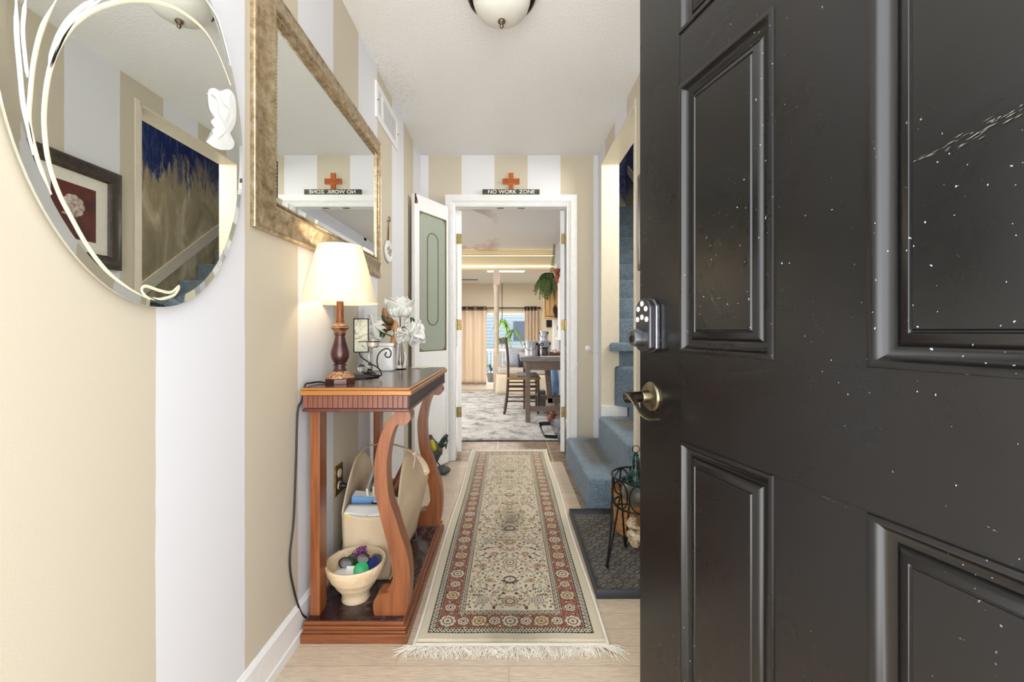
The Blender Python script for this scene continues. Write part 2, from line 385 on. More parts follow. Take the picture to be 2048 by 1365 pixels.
for x in (-.07, .10):
    tag(obj('strike_plate', MB().box(x-.028, x+.028, 3.47, 3.50, 2.0275, 2.030).box(x-.012, x+.012, 3.476, 3.494, 2.025, 2.0285), m_brass), 'small brass catch plate under the door head, '+('left one' if x < 0 else 'right one'), 'catch', 'catch plates under the door head')
# stairwell
mural_n = N('stairwell mural paint')
x = mural_n.xyz()
q = mural_n.noise(2.2, 6, .65, mural_n.mapped((1, 1.6, .8)), 1.2); q2 = mural_n.noise(5, 6, .7, mural_n.mapped((1, 6, .8)), .6)
edge = mural_n.math('ADD', mural_n.math('SUBTRACT', x[2], mural_n.math('ADD', mural_n.math('MULTIPLY', mural_n.math('SUBTRACT', x[1], 3.7), .27), 2.42)), mural_n.math('ADD', mural_n.math('MULTIPLY', mural_n.math('SUBTRACT', q, .5), 1.0), mural_n.math('MULTIPLY', mural_n.math('SUBTRACT', q2, .5), 1.1)))
kb = mural_n.ramp(mural_n.math('ADD', mural_n.math('MULTIPLY', edge, 1.6), .5), [(.3, (0, 0, 0)), (.62, (255, 255, 255))])
low = mural_n.ramp(q, [(.32, (150, 138, 112)), (.5, (178, 164, 132)), (.66, (222, 210, 184))])
up = mural_n.ramp(q2, [(.3, (12, 24, 74)), (.52, (28, 46, 104)), (.68, (100, 108, 128)), (.8, (206, 190, 160))])
mural_n.color(mural_n.mix(kb, low, up)); m_mural = mural_n.done(.35, 0, .5)
struct('wall_stair_right', MB().box(1.75, 1.85, 2.2, 6.56, 0, 4.9), m_mural, label='stairwell wall painted deep blue over sandy swirls', cat='wall')
struct('wall_stair_end', MB().box(.79, 1.75, 6.46, 6.56, 2.4, 4.9), m_mural, label='blue and grey end wall at the top of the stairs', cat='wall')
struct('wall_stair_left', MB().box(.79, .84, YF+.08, 7.6, -.03, 4.9), m_loungew, label='wall between the lounge and the stairs', cat='wall')
struct('wall_stair_front', MB().box(XR+.13, 1.85, 2.2, 2.3, 0, 4.9), m_cream, label='cream wall at the foot of the stairwell', cat='wall')
struct('wall_upper_hall', MB().box(.80, .84, 2.3, YF+.08, H+.06, 4.9), m_cream, label='cream upper wall of the stairwell over the hall', cat='wall')
struct('ceiling_stair', MB().box(.79, 1.85, 2.2, 6.56, 4.9, 4.96), m_ceil2, label='stairwell ceiling', cat='ceiling')
# stringer board on the right wall of the stairs
sb = MB().prism([(3.2, .98), (6.3, .98+3.1*.76), (6.3, 1.10+3.1*.76), (3.2, 1.10)], 'x', 1.735, 1.75)
sb.box(1.735, 1.75, 2.3, 3.2, .38, 1.2)
struct('trim_5', sb, m_cream, label='cream sloping skirt board beside the stairs', cat='trim')
# carpeted staircase: two steps into the hall, two winders, straight flight
stair = root('staircase', (.6, 2.9, 0), 'blue carpeted staircase turning up from the hall floor', 'stairs', kind='structure')
def step(poly, z0, z1, worn=None, nose=None):
    # poly: footprint; rounded upper edges through a bevel, subdivided so the pile can carry wear
    bm = bmesh.new(); vs = [bm.verts.new((p[0], p[1], z0)) for p in poly]; f = bm.faces.new(vs)
    r = bmesh.ops.extrude_face_region(bm, geom=[f]); bmesh.ops.translate(bm, vec=(0, 0, z1-z0), verts=[v for v in r['geom'] if isinstance(v, bmesh.types.BMVert)])
    bmesh.ops.recalc_face_normals(bm, faces=bm.faces)
    ed = [e for e in bm.edges if all(v.co.z > z1-1e-4 for v in e.verts)] + [e for e in bm.edges if abs(e.verts[0].co.z-e.verts[1].co.z) > .05]
    bmesh.ops.bevel(bm, geom=ed, offset=.022, segments=4, affect='EDGES', profile=.5)
    bmesh.ops.triangulate(bm, faces=bm.faces)
    for _ in range(12):
        lg = [e for e in bm.edges if e.calc_length() > .035]
        if not lg: break
        bmesh.ops.subdivide_edges(bm, edges=lg, cuts=1, use_grid_fill=False); bmesh.ops.triangulate(bm, faces=[q for q in bm.faces if len(q.verts) > 3])
        if len(bm.verts) > 30000: break
    mb = MB(); mb.v = []; 
    for v in bm.verts:
        d = noise.noise(v.co*22)*.003+noise.noise(v.co*7)*.003
        mb.v.append(tuple(v.co+v.normal*d))
    mb.f = [tuple(v.index for v in q.verts) for q in bm.faces]
    bm.verts.index_update(); mb.f = [tuple(v.index for v in q.verts) for q in bm.faces]; bm.free()
    o = obj('step', mb, m_carpet, stair, smooth=60)
    at = o.data.attributes.new('worn', 'FLOAT', 'POINT')
    vals = []
    for v in o.data.vertices:
        c = v.co+Vector((.6, 2.9, 0)); k = 0
        if worn and c.z > z1-.03:
            x0, x1, y0, y1 = worn; ex = max(0, min((c.x-x0)/.06, (x1-c.x)/.06, 1)); ey = max(0, min((c.y-y0)/.12, (y1-c.y)/.05, 1)); k = ex*ey
        vals.append(k)
    at.data.foreach_set('value', vals); return o
step([(.452, 2.44), (.80, 2.44), (.80, 3.40), (.452, 3.40)], 0, .193, (.475, .70, 2.62, 3.36))
# second level: nose at X .684, carries on into the stairwell
step([(.684, 2.455), (1.73, 2.455), (1.73, 3.285), (.684, 3.285)], .19, .385, (.72, 1.0, 2.7, 3.2))
step([(.905, 3.275), (1.16, 2.32), (1.73, 2.32), (1.73, 3.275)], .385, .575)
step([(.81, 3.295), (1.73, 2.75), (1.73, 3.30), (.81, 3.30)], .46, .765)
step([(.765, 3.235), (1.73, 3.235), (1.73, 3.56), (.765, 3.298)], .885, .945)
step([(.845, 3.29), (1.73, 3.29), (1.73, 3.56), (.845, 3.56)], .60, .94)
for k in range(1, 10):
    Y0 = 3.29+.25*k; z = .945+.189*k
    d = 1.2 if k == 9 else .28
    o = step([(.845, Y0-.012), (1.73, Y0-.012), (1.73, min(6.45, Y0+d)), (.845, min(6.45, Y0+d))], z-.20, z, (.9, 1.7, Y0-.03, Y0+.2))
obj('stair_core', MB().box(.845, 1.73, 3.31, 3.54, 0, .93).box(.86, 1.73, 3.54, 6.4, 0, .6), m_carpet, stair)
# ================================================================ LOUNGE SHELL
zb = -.36
struct('wall_lounge_far', MB().box(-3.5, -1.3, 11, 11.1, zb, 2.3).box(.47, 1.7, 11, 11.1, zb, 2.3).box(-1.3, .47, 11, 11.1, 1.50, 2.3), m_lounge, label='cream far wall of the lounge around the glass door', cat='wall')
struct('wall_lounge_left', MB().box(-3.6, -3.5, 3.52, 4.1, zb, 2.5).box(-3.6, -3.5, 6.8, 11.1, zb, 2.5).box(-3.6, -3.5, 4.1, 6.8, 2.1, 2.5), m_lounge, label='left wall of the lounge', cat='wall')  # unseen wall left open in the middle to let sky light in
struct('wall_lounge_front', MB().box(-3.6, XL-.1, 3.44, 3.52, 0, 2.5), m_lounge, label='lounge wall beside the hall', cat='wall')
struct('wall_lounge_side', MB().box(1.7, 1.8, 7.6, 11.1, zb, 2.3).box(.84, 1.8, 7.55, 7.6, zb, 2.3), m_lounge, label='right wall of the lower sitting area', cat='wall')
struct('ceiling_lounge', MB().box(-3.5, .79, 3.52, 7.6, 2.44, 2.5), m_ceil2, label='grey textured lounge ceiling with brown water stains', cat='ceiling')
m_ceil3 = popcorn('pale textured ceiling paint', (214, 214, 212))
struct('ceiling_lower', MB().box(-3.5, 1.8, 7.6, 11.1, 2.225, 2.28), m_ceil3, label='pale ceiling of the lower sitting area', cat='ceiling')
struct('floor_lower', MB().box(-3.5, 1.8, 7.6, 11, zb-.03, zb).box(-3.5, 1.8, 7.585, 7.6, zb, -.03), plain('pale wood laminate', (208, 190, 168), .35, c2=(226, 212, 192)), label='pale floor of the lower sitting area', cat='floor')
m_beam = plain('cream beam paint', (222, 208, 172), .6)
beam = struct('beam', MB().box(-3.5, .79, 7.46, 7.60, 2.10, 2.335).box(-3.5, .79, 7.56, 7.62, 2.3, 2.46), m_beam, label='cream ceiling beam with warm strip lights', cat='beam')
obj('strip_light', MB().box(-3.4, .78, 7.462, 7.475, 2.336, 2.342), m_led, beam)
ml = MB(); ml.box(-3.4, .78, 7.452, 7.46, 2.146, 2.152)
for k in range(100): ml.box(-.95+k*.0173, -.95+k*.0173+.009, 7.446, 7.453, 2.150, 2.163)
obj('strip_light', ml, m_led, beam)
# glass door in the far wall
wd = MB().box(-1.3, -1.24, 10.96, 11.04, zb, 1.5).box(.41, .47, 10.96, 11.04, zb, 1.5).box(-1.3, .47, 10.96, 11.04, 1.43, 1.5).box(-1.3, .47, 10.96, 11.04, zb, zb+.05)
wd.box(-.33, -.24, 10.965, 11.03, zb, 1.43).box(-.24, .41, 10.97, 11.03, .57, .63)
wo = struct('window_1', wd, m_white, label='white framed sliding glass door in the far wall', cat='window', bevel=.003)
obj('pane', MB().box(-1.24, -.33, 10.995, 11.0, zb+.05, 1.43).box(-.24, .41, 11.005, 11.01, zb+.05, 1.43), m_pane, wo)
# things outside: pale blue siding wall, deck rail
n = N('blue grey lap siding'); z = n.xyz()[2]; fr = n.math('FRACT', n.math('DIVIDE', z, .11)); n.color(n.mix(n.ramp(fr, [(.0, (0, 0, 0)), (.12, (255, 255, 255))]), (84, 96, 106), (128, 142, 152)))
m_side = n.done(.7)
sd = MB()
for k in range(32):
    z0 = -.5+k*.11; sd.prism([(14.5, z0), (14.48, z0), (14.495, z0+.11), (14.5, z0+.11)], 'x', -4, 4)
sd.box(-4, 4, 14.5, 14.6, -.5, 3.0)
hs = tag(obj('neighbour_house', sd, m_side), 'blue grey lap sided house seen through the glass door', 'house')
obj('window', MB().box(.15, .62, 14.46, 14.49, .7, 1.35), plain('dark window glass', (70, 80, 96), .1), hs)
tag(obj('ground', MB().box(-4, 4, 11.1, 14.6, zb-.1, zb-.02), plain('sunlit concrete patio', (206, 204, 198), .9, bump=.2)), 'sunlit patio ground outside the glass door', 'ground', kind='structure')
rl = MB().box(-1.6, .9, 12.6, 12.66, .44, .50).box(-1.6, .9, 12.6, 12.66, zb+.1, zb+.15)
rr = root('deck_railing', (-.3, 12.63, zb), 'white slatted railing outside the glass door', 'railing')
obj('rail', rl, m_white, rr)
for k in range(26): obj('baluster', MB().box(-1.58+k*.098, -1.55+k*.098, 12.615, 12.645, zb-.02, .45), m_white, rr)
# black front door -----------------------------------------------------
DR = Matrix.Translation((.549, .172, 0)) @ Matrix.Rotation(math.radians(104.74), 4, 'Z')
door = root('door_1', (.549, .172, 0), 'open black six panel front door with keypad lock', 'door', math.radians(104.74), kind='structure')
cols = [(.150, .382), (.521, .753)]; rows = [(.235, .808), (.990, 1.547), (1.655, 1.905)]
WD, HD = .904, 2.035
xs = [0, cols[0][0], cols[0][1], cols[1][0], cols[1][1], WD]; zs = [.012]+[v for r in rows for v in r]+[HD]
mb = MB()
for i in range(5):
    for jn in range(7):
        if i in (1, 3) and jn in (1, 3, 5): continue
        mb.add([(xs[i], 0, zs[jn]), (xs[i+1], 0, zs[jn]), (xs[i+1], 0, zs[jn+1]), (xs[i], 0, zs[jn+1])], [(0, 1, 2, 3)])
mb.add([(0, 0, .012), (WD, 0, .012), (WD, 0, HD), (0, 0, HD), (0, -.045, .012), (WD, -.045, .012), (WD, -.045, HD), (0, -.045, HD)], [(0, 1, 5, 4), (1, 2, 6, 5), (2, 3, 7, 6), (3, 0, 4, 7), (4, 5, 6, 7)])
for (a0, a1, c0, c1) in ((.7525, .7537, .02, 2.03), (.3825, .521, .989, .9902), (.3825, .521, .808, .8092), (0, .15, .989, .9902), (.7537, WD, 1.600, 1.6008)):
    mb.add([(a0, .0004, c0), (a1, .0004, c0), (a1, .0004, c1), (a0, .0004, c1)], [(0, 1, 2, 3)])
slab = obj('door_slab', mb, m_door, door, local=True)
def onD(x, y, off=.0006): q = 528/(x-792); return Vector((q-.178, off, 1.036-(y-662)*q/889.3))
sc = MB(); rq = random.Random(2)
for (x0_, y0_, x1_, y1_, w_, cnt) in ((1885, 305, 2046, 212, .0035, 26), (1820, 330, 1990, 240, .0014, 14), (1640, 990, 1700, 1020, .0008, 5), (1960, 1050, 2020, 1075, .0008, 4), (1620, 640, 1650, 668, .0008, 4)):
    A_, B_ = onD(x0_, y0_), onD(x1_, y1_)
    for k in range(cnt):
        f = rq.random(); g = min(1, f+rq.uniform(.04, .16)); o_ = Vector((0, 0, rq.gauss(0, w_))); a_, b_ = A_.lerp(B_, f)+o_, A_.lerp(B_, g)+o_; h_ = rq.uniform(.0002, .0007); sd = Vector((0, 0, h_))
        sc.add([a_, a_.lerp(b_, .5)-sd, b_, a_.lerp(b_, .5)+sd], [(0, 1, 2, 3)])
obj('scratch', sc, plain('pale scuffed paint', (120, 114, 106), .7), slab, local=True)
prof = [(0, 0), (.001, .0035), (.005, .0045), (.009, .003), (.0105, -.001), (.014, -.004), (.018, -.0085), (.024, -.0105), (.027, -.0105), (.028, -.0085), (.036, -.004), (.043, -.0015), (.0445, -.0035), (.046, -.0035), (.048, -.001), (.05, -.001)]
for (x0, x1) in cols:
    for (z0, z1) in rows:
        pm = MB(); frame_ring(pm, x0, x1, z0, z1, prof, False)
        ins = .05; pm.add([(x0+ins, -.001, z0+ins), (x1-ins, -.001, z0+ins), (x1-ins, -.001, z1-ins), (x0+ins, -.001, z1-ins)], [(0, 1, 2, 3)])
        obj('panel', pm, m_door, door, smooth=38, local=True)
# keypad deadbolt
lk = MB(); bw, bz0, bz1, t0 = .064, .985, 1.112, .873
out = sp2([(-bw/2, -.052), (-bw/2, .046), (-bw*.3, .060), (0, .0645), (bw*.3, .060), (bw/2, .046), (bw/2, -.052), (bw*.28, -.060), (0, -.0625), (-bw*.28, -.060)], 1, True)
out = [(.852+a, 1.0475+b) for a, b in out]
lk.prism(out, 'y', 0, .012); lock = obj('keypad_lock', lk, m_nickel, door, local=True, bevel=.003)
l2 = MB().prism([(.852+(a-.852)*.93, 1.0475+(b-1.0475)*.97) for a, b in out], 'y', .012, .027); obj('lock_face', l2, plain('dark satin nickel', (92, 92, 96), .35, .9), lock, local=True, bevel=.004)
RX = Matrix.Rotation(-math.pi/2, 4, 'X')
for bx, bz in ((0, .034), (-.0155, .022), (.0155, .022), (-.0185, -.002), (0, .003), (.0185, -.002)):
    obj('keypad_button', MB().lathe([(.0062, .026), (.0062, .0285), (.005, .0293)], (.852-bx, 0, 1.064+bz), 18, RX), plain('white button', (226, 226, 222), .4), lock, local=True, smooth=40)
obj('lock_cylinder', MB().lathe([(.0205, .026), (.0205, .040), (.0185, .052), (.016, .054)], (.852, 0, 1.020), 28, RX), m_nickel, lock, local=True, smooth=35)
obj('keyway', MB().lathe([(.008, .053), (.008, .0555)], (.852, 0, 1.017), 18, RX).box(.851, .853, .0555, .0565, 1.011, 1.023), m_black, lock, local=True)
hn = obj('door_handle', MB().lathe([(.034, 0), (.034, .004), (.031, .008), (.024, .010), (.015, .012), (.0145, .028), (.0135, .03)], (.853, 0, .884), 36, RX), m_antique, door, local=True, smooth=35)
obj('handle_neck', MB().lathe([(.0125, .03), (.0125, .066), (.011, .069)], (.853, 0, .884), 28, RX), m_dkmetal, hn, local=True, smooth=35)
obj('keyway', MB().lathe([(.0065, .069), (.0065, .0705)], (.853, 0, .884), 18, RX), m_nickel, hn, local=True)
pts = spline([(.856, .062, .893), (.842, .062, .889), (.826, .058, .872), (.812, .052, .853), (.792, .046, .845), (.772, .042, .849)], 6)
lv = MB(); n_ = len(pts)
lv.tube(pts, [.012-.003*(i/n_) for i in range(n_)], 12, flat=.28, up=(.3, 0, 1)); obj('lever', lv, m_antique, hn, local=True, smooth=50)
obj('hinge', MB().lathe([(.008, -.05), (.008, .05)], (0.0, .004, 1.75), 14), m_nickel, door, local=True)
obj('hinge', MB().lathe([(.008, -.05), (.008, .05)], (0.0, .004, .3), 14), m_nickel, door, local=True)
# inner pair of doors swung back into the lounge, seen edge on
def inner_door(name, hx, ang, label):
    r = root(name, (hx, 3.525, 0), label, 'door', ang, kind='structure')
    s = 1 if hx > 0 else -1
    m = MB().box(0, .42, -.0175, .0175, .045, 2.022)
    sl = obj('door_slab', m, m_white, r, local=True, bevel=.002)
    g = MB().box(.09, .33, -.02, .02, .9, 1.85); obj('glass_panel', g, plain('grey green frosted glass', (150, 158, 146), .3), r, local=True)
    for z in (1.79, 1.085, .37):
        h = MB().box(-.003, -.0005, -.017, .010, z-.042, z+.042); 
        h.box(-.006, -.0005, (-.030 if s > 0 else .010), (-.012 if s > 0 else .030), z-.038, z+.038)
        h.lathe([(.004, -.045), (.004, .045)], (-.003, -.0175*s, z), 10)
        obj('hinge', h, m_brass, r, local=True)
    return r
inner_door('door_2', -.4055, math.radians(99), 'left white inner door leaf swung back, seen edge on')
inner_door('door_3', .438, math.radians(81), 'right white inner door leaf swung back, seen edge on')
# narrow leaf with green glass standing across the corner
A = Vector((-.685, 3.02, 0)); B = Vector((-.497, 3.36, 0)); d = (B-A); ang = math.atan2(d.y, d.x); L = d.length
leaf = root('door_4', A, 'narrow white door leaf with grey green glass, angled across the corner', 'door', ang, kind='structure')
y0, y1 = -.03, 0.0
gz0, gz1, gx0, gx1 = .885, 1.89, .052, L-.022
lm = MB()
for (a, b, c, e) in ((0, gx0, .015, 2.0), (gx1, L, .015, 2.0), (gx0, gx1, gz1, 2.0), (gx0, gx1, gz0-.14, gz0), (gx0, gx1, .015, .16)): lm.box(a, b, y0, y1, c, e)
lm.box(gx0, gx1, y0+.008, y1-.008, .16, gz0-.14)
obj('door_slab', lm, m_white, leaf, local=True, bevel=.0025)
fr_ = MB(); frame_ring(fr_, gx0+.03, gx1-.03, .2, gz0-.18, [(0, 0), (.006, -.008), (.012, 0)], False, y0+.008); obj('panel_moulding', fr_, m_white, leaf, local=True)
gl = obj('glass_panel', MB().box(gx0, gx1, y0+.01, y1-.01, gz0, gz1), plain('grey green frosted glass', (158, 166, 152), .35), leaf, local=True)
m_gold = plain('dull gold edging', (128, 116, 78), .4, .6)
xo = (gx0+gx1)/2; zo = (gz0+gz1)/2+.03; rw, rh = .062, .34
ov = []
for k in range(40):
    a = 2*math.pi*k/40; cx, cz = math.cos(a), math.sin(a)
    ov.append((xo+rw*cx, y0+.0085, zo+(rh-.06)*(1 if cz > 0 else -1)*(abs(cz) > .01)+.06*cz))
obj('gold_outline', MB().tube(ov, .0035, 6, closed=True), m_gold, gl, local=True, smooth=60)
e = MB(); c_ = .022
for (px, pz, sx, sz) in ((gx0, gz0, 1, 1), (gx1, gz0, -1, 1), (gx1, gz1, -1, -1), (gx0, gz1, 1, -1)):
    e.tube(spline([(px+sx*.006, y0+.0085, pz+sz*.05), (px+sx*.008, y0+.0085, pz+sz*.025), (px+sx*.02, y0+.0085, pz+sz*.02), (px+sx*.025, y0+.0085, pz+sz*.008), (px+sx*.05, y0+.0085, pz+sz*.006)], 5), .004, 6)
e.box(gx0, gx0+.007, y0+.004, y0+.012, gz0, gz1).box(gx1-.007, gx1, y0+.004, y0+.012, gz0, gz1).box(gx0, gx1, y0+.004, y0+.012, gz0, gz0+.007).box(gx0, gx1, y0+.004, y0+.012, gz1-.007, gz1)
obj('gold_outline', e, m_gold, gl, local=True, smooth=60)
obj('hook', MB().tube(spline([(.008, y0-.002, 1.985), (.006, y0-.012, 1.96), (.012, y0-.012, 1.94), (.02, y0-.004, 1.935)], 5), .004, 8).box(0, .012, y0-.004, y0, 1.93, 2.0), plain('rusty hook', (96, 66, 40), .5, .6), leaf, local=True)
# vent
vn = root('wall_vent', (XL, 2.485, 2.265), 'white louvred air vent high on the striped left wall', 'vent')
vf = MB(); y0v, y1v, z0v, z1v = 2.27, 2.705, 2.168, 2.362
vp = [(0, 0), (0, .008), (.004, .011), (.03, .012), (.034, .006), (.034, 0)]
rings = []
for ins, h in vp: rings += [(XL+h, y0v+ins, z0v+ins), (XL+h, y0v+ins, z1v-ins), (XL+h, y1v-ins, z1v-ins), (XL+h, y1v-ins, z0v+ins)]
vf.add(rings, [(q*4+k, q*4+(k+1) % 4, q*4+4+(k+1) % 4, q*4+4+k) for q in range(len(vp)-1) for k in range(4)])
vf.box(XL+.001, XL+.012, 2.37, 2.39, z0v+.03, z1v-.03)
obj('vent_frame', vf, m_white, vn)
obj('vent_back', MB().box(XL, XL+.002, y0v+.03, y1v-.03, z0v+.03, z1v-.03), plain('dark duct', (70, 62, 50), .7), vn)
sl = MB()
for k in range(17):
    y = 2.398+k*.0158; sl.box(XL+.0065, XL+.0095, y-.001, y+.001, z0v+.033, z1v-.033)
for k in range(5): sl.box(XL+.002, XL+.004, 2.31+k*.012, 2.314+k*.012, z0v+.033, z1v-.033)
obj('louvre', sl, m_white, vn)
for y in (2.284, 2.691): obj('screw', MB().ball((XL+.012, y, 2.265), .004), m_black, vn)
# ================================================================ THINGS IN THE HALL
# ---- flush ceiling lamp
cl = root('ceiling_light', (-.03, 1.76, H), 'frosted dome ceiling light with a bronze ring and finial', 'ceiling light')
c0 = (-.03, 1.76, 0)
obj('mounting_ring', MB().lathe([(.10, 2.44), (.146, 2.44), (.149, 2.425), (.144, 2.41), (.139, 2.405), (.136, 2.392), (.127, 2.388), (.118, 2.40)], c0, 48), m_dkmetal, cl, smooth=35)
obj('glass_bowl', MB().lathe([(.119, 2.405), (.118, 2.385), (.110, 2.36), (.092, 2.335), (.062, 2.318), (.03, 2.309), (.002, 2.306)], c0, 48), plain('frosted white lamp glass', (226, 224, 216), .3), cl, smooth=60)
obj('finial', MB().lathe([(.010, 2.312), (.015, 2.306), (.016, 2.300), (.012, 2.295), (.0075, 2.291), (.007, 2.286), (.009, 2.282), (.006, 2.277), (.001, 2.272)], c0, 24), m_pewter, cl, smooth=40)
# ---- large framed mirror
fm = root('framed_mirror', (XL, 1.75, 1.69), 'large wall mirror in a bronzed silver gold moulded frame above the console table', 'mirror')
FX, Y0, Y1, Z0, Z1 = .046, 1.175, 2.333, 1.322, 2.052
prof = [(0, 0), (0, .010), (.002, .014), (.008, .0165), (.012, .014), (.02, .013), (.04, .016), (.056, .023), (.064, .030), (.070, .033), (.077, .031), (.082, .024), (.087, .022), (.094, .018), (.096, .010)]
def xring(mb, prof, y0, y1, z0, z1, X):
    vs = []
    for ins, h in prof: vs += [(X+h, y0+ins, z0+ins), (X+h, y0+ins, z1-ins), (X+h, y1-ins, z1-ins), (X+h, y1-ins, z0+ins)]
    mb.add(vs, [(q*4+k, q*4+(k+1) % 4, q*4+4+(k+1) % 4, q*4+4+k) for q in range(len(prof)-1) for k in range(4)]); return mb
obj('mirror_frame', xring(MB(), prof, Y0, Y1, Z0, Z1, XL), m_frame, fm, smooth=40)
rp = MB()                                       # rope bead round the sight edge
def rope(a, b, off):
    a, b = Vector(a), Vector(b); L_ = (b-a).length; n_ = int(L_/.011)
    dr = (b-a).normalized()
    for k in range(n_):
        c = a+(b-a)*((k+.5)/n_); sd = dr.cross(Vector((1, 0, 0)))
        rp.tube([c-dr*.006-sd*.006+Vector((-.002, 0, 0)), c+Vector((.0025, 0, 0)), c+dr*.006+sd*.006+Vector((-.002, 0, 0))], [.002, .0038, .002], 5)
i_ = .0885; X_ = XL+.021
rope((X_, Y0+i_, Z0+i_), (X_, Y0+i_, Z1-i_), 0); rope((X_, Y0+i_, Z1-i_), (X_, Y1-i_, Z1-i_), 0); rope((X_, Y1-i_, Z1-i_), (X_, Y1-i_, Z0+i_), 0); rope((X_, Y1-i_, Z0+i_), (X_, Y0+i_, Z0+i_), 0)
obj('rope_bead', rp, m_frame, fm, smooth=60)
g = MB(); i0 = .093; xring(g, [(i0, .0115), (i0+.022, .0145)], Y0, Y1, Z0, Z1, XL)
q = i0+.022; g.add([(XL+.0145, Y0+q, Z0+q), (XL+.0145, Y1-q, Z0+q), (XL+.0145, Y1-q, Z1-q), (XL+.0145, Y0+q, Z1-q)], [(0, 1, 2, 3)])
obj('mirror_glass', g, m_mirror, fm)
# ---- oval mirror
om = root('oval_mirror', (XL, .845, 1.475), 'frameless oval mirror with etched swirls and a frosted leaf', 'mirror')
ya, zb_ = .272, .392; mx = XL+.018
vs = []; n_ = 96
for (s, h) in ((1, 0), (1, .0045), (1-.018/.3, .006)):
    for k in range(n_):
        a = 2*math.pi*k/n_; vs.append((XL+.012+h, .845+ya*s*math.cos(a), 1.475+(zb_-(1-s)*ya)*math.sin(a)))
fs = [tuple(range(n_)), tuple(range(2*n_, 3*n_))]+[(q*n_+k, q*n_+(k+1) % n_, (q+1)*n_+(k+1) % n_, (q+1)*n_+k) for q in range(2) for k in range(n_)]
obj('mirror_glass', MB().add(vs, fs), m_mirror, om)
obj('backing', MB().box(XL, XL+.012, .72, .97, 1.3, 1.65), m_black, om)
m_etch = plain('cream frosted etching', (232, 228, 200), .6); m_etchw = plain('white frosted etching', (240, 241, 240), .6)
def etch(pts, w, m, nm='etched_swirl', taper=True):
    wp = [onX(a/2.133, b/2.133, mx+.0004) for a, b in pts]; wp = spline(wp, 8); k = len(wp)
    mb = MB(); vs = []
    for i, p in enumerate(wp):
        t = (wp[min(i+1, k-1)]-wp[max(i-1, 0)]).normalized(); sd = t.cross(Vector((1, 0, 0)))
        ww = w*(min(1, i/(k*.15)+.15, (k-1-i)/(k*.15)+.15) if taper else 1)
        vs += [p-sd*ww, p-sd*ww*.5+Vector((.0009, 0, 0)), p+sd*ww*.5+Vector((.0009, 0, 0)), p+sd*ww]
    mb.add(vs, [(i*4+j, i*4+j+1, i*4+j+5, i*4+j+4) for i in range(k-1) for j in range(3)])
    obj(nm, mb, m, om, smooth=60)
etch([(240, 0), (180, 120), (145, 260), (130, 400), (125, 520), (150, 640), (175, 720), (220, 830)], .0036, m_etch)
etch([(985, 365), (940, 250), (880, 140), (790, 60), (690, 15), (560, 0), (430, 30), (330, 90), (260, 180), (215, 290), (192, 430), (190, 560), (210, 700), (250, 820), (300, 920), (380, 1060), (460, 1160), (550, 1230), (640, 1280)], .0040, m_etch)
etch([(660, 1282), (620, 1262), (605, 1235), (625, 1222), (680, 1240), (730, 1248), (765, 1222), (745, 1258), (690, 1276), (650, 1270)], .003, m_etch)
etch([(70, 0), (72, 150), (85, 300), (100, 450), (125, 560), (142, 662)], .0036, m_etchw)
etch([(110, 0), (98, 120), (108, 250), (118, 330)], .003, m_etchw)
etch([(400, 0), (310, 70), (250, 160), (208, 290)], .0045, m_etchw)
etch([(430, 0), (340, 60), (275, 150), (215, 290)], .003, m_etchw)
etch([(880, 0), (930, 80), (960, 180), (985, 280)], .0036, m_etchw)
lf = [(890, 385), (915, 376), (940, 388), (975, 380), (1000, 410), (1008, 470), (1003, 530), (980, 575), (1000, 605), (990, 635), (950, 640), (915, 630), (880, 605), (905, 612), (915, 585), (905, 555), (925, 560), (900, 520), (915, 500), (895, 470), (888, 430)]
pl = spline([onX(a/2.133, b/2.133, mx+.0006) for a, b in lf], 4, True)
c_ = sum(pl, Vector())/len(pl); vs = [c_+Vector((.004, 0, 0))]+[c_+(p-c_)*.6+Vector((.0035, 0, 0)) for p in pl]+pl
k = len(pl); fs = [(0, 1+i, 1+(i+1) % k) for i in range(k)]+[(1+i, 1+k+i, 1+k+(i+1) % k, 1+(i+1) % k) for i in range(k)]
obj('frosted_leaf', MB().add(vs, fs), m_etchw, om, smooth=60)
vein = MB()
for pts in ([(900, 400), (925, 430), (930, 480), (960, 540), (975, 600)], [(935, 395), (950, 440), (975, 470), (960, 520)], [(985, 400), (975, 440), (990, 500), (960, 560), (930, 590)]):
    wp = spline([onX(a/2.133, b/2.133, mx+.0042) for a, b in pts], 6); vein.tube(wp, .0016, 5)
obj('leaf_vein', vein, plain('grey frosted vein', (196, 196, 188), .6), om)
# ---- framed flower picture on the right wall (seen in the oval mirror)
pf = root('framed_picture', (XR, 2.06, 1.61), 'black beaded frame with a white flower print on dark red', 'picture')
ppy0, ppy1, ppz0, ppz1 = 1.82, 2.30, 1.356, 1.866
def xr2(prof): return xring(MB(), [(a, -h) for a, h in prof], ppy0, ppy1, ppz0, ppz1, XR)
m_blkf = plain('distressed black frame', (34, 28, 26), .35, c2=(62, 48, 40), sc=40)
obj('picture_frame', xr2([(0, 0), (0, .022), (.008, .028), (.03, .03), (.045, .024), (.058, .022), (.066, .014), (.068, .008)]), m_blkf, pf, smooth=35)
bd = MB()
for (a, b) in (((ppy0+.063, ppz0+.063), (ppy0+.063, ppz1-.063)), ((ppy1-.063, ppz0+.063), (ppy1-.063, ppz1-.063)), ((ppy0+.063, ppz0+.063), (ppy1-.063, ppz0+.063)), ((ppy0+.063, ppz1-.063), (ppy1-.063, ppz1-.063))):
    n_ = 34
    for k in range(n_+1): bd.ball((XR-.019, a[0]+(b[0]-a[0])*k/n_, a[1]+(b[1]-a[1])*k/n_), .0035, 6, 4)
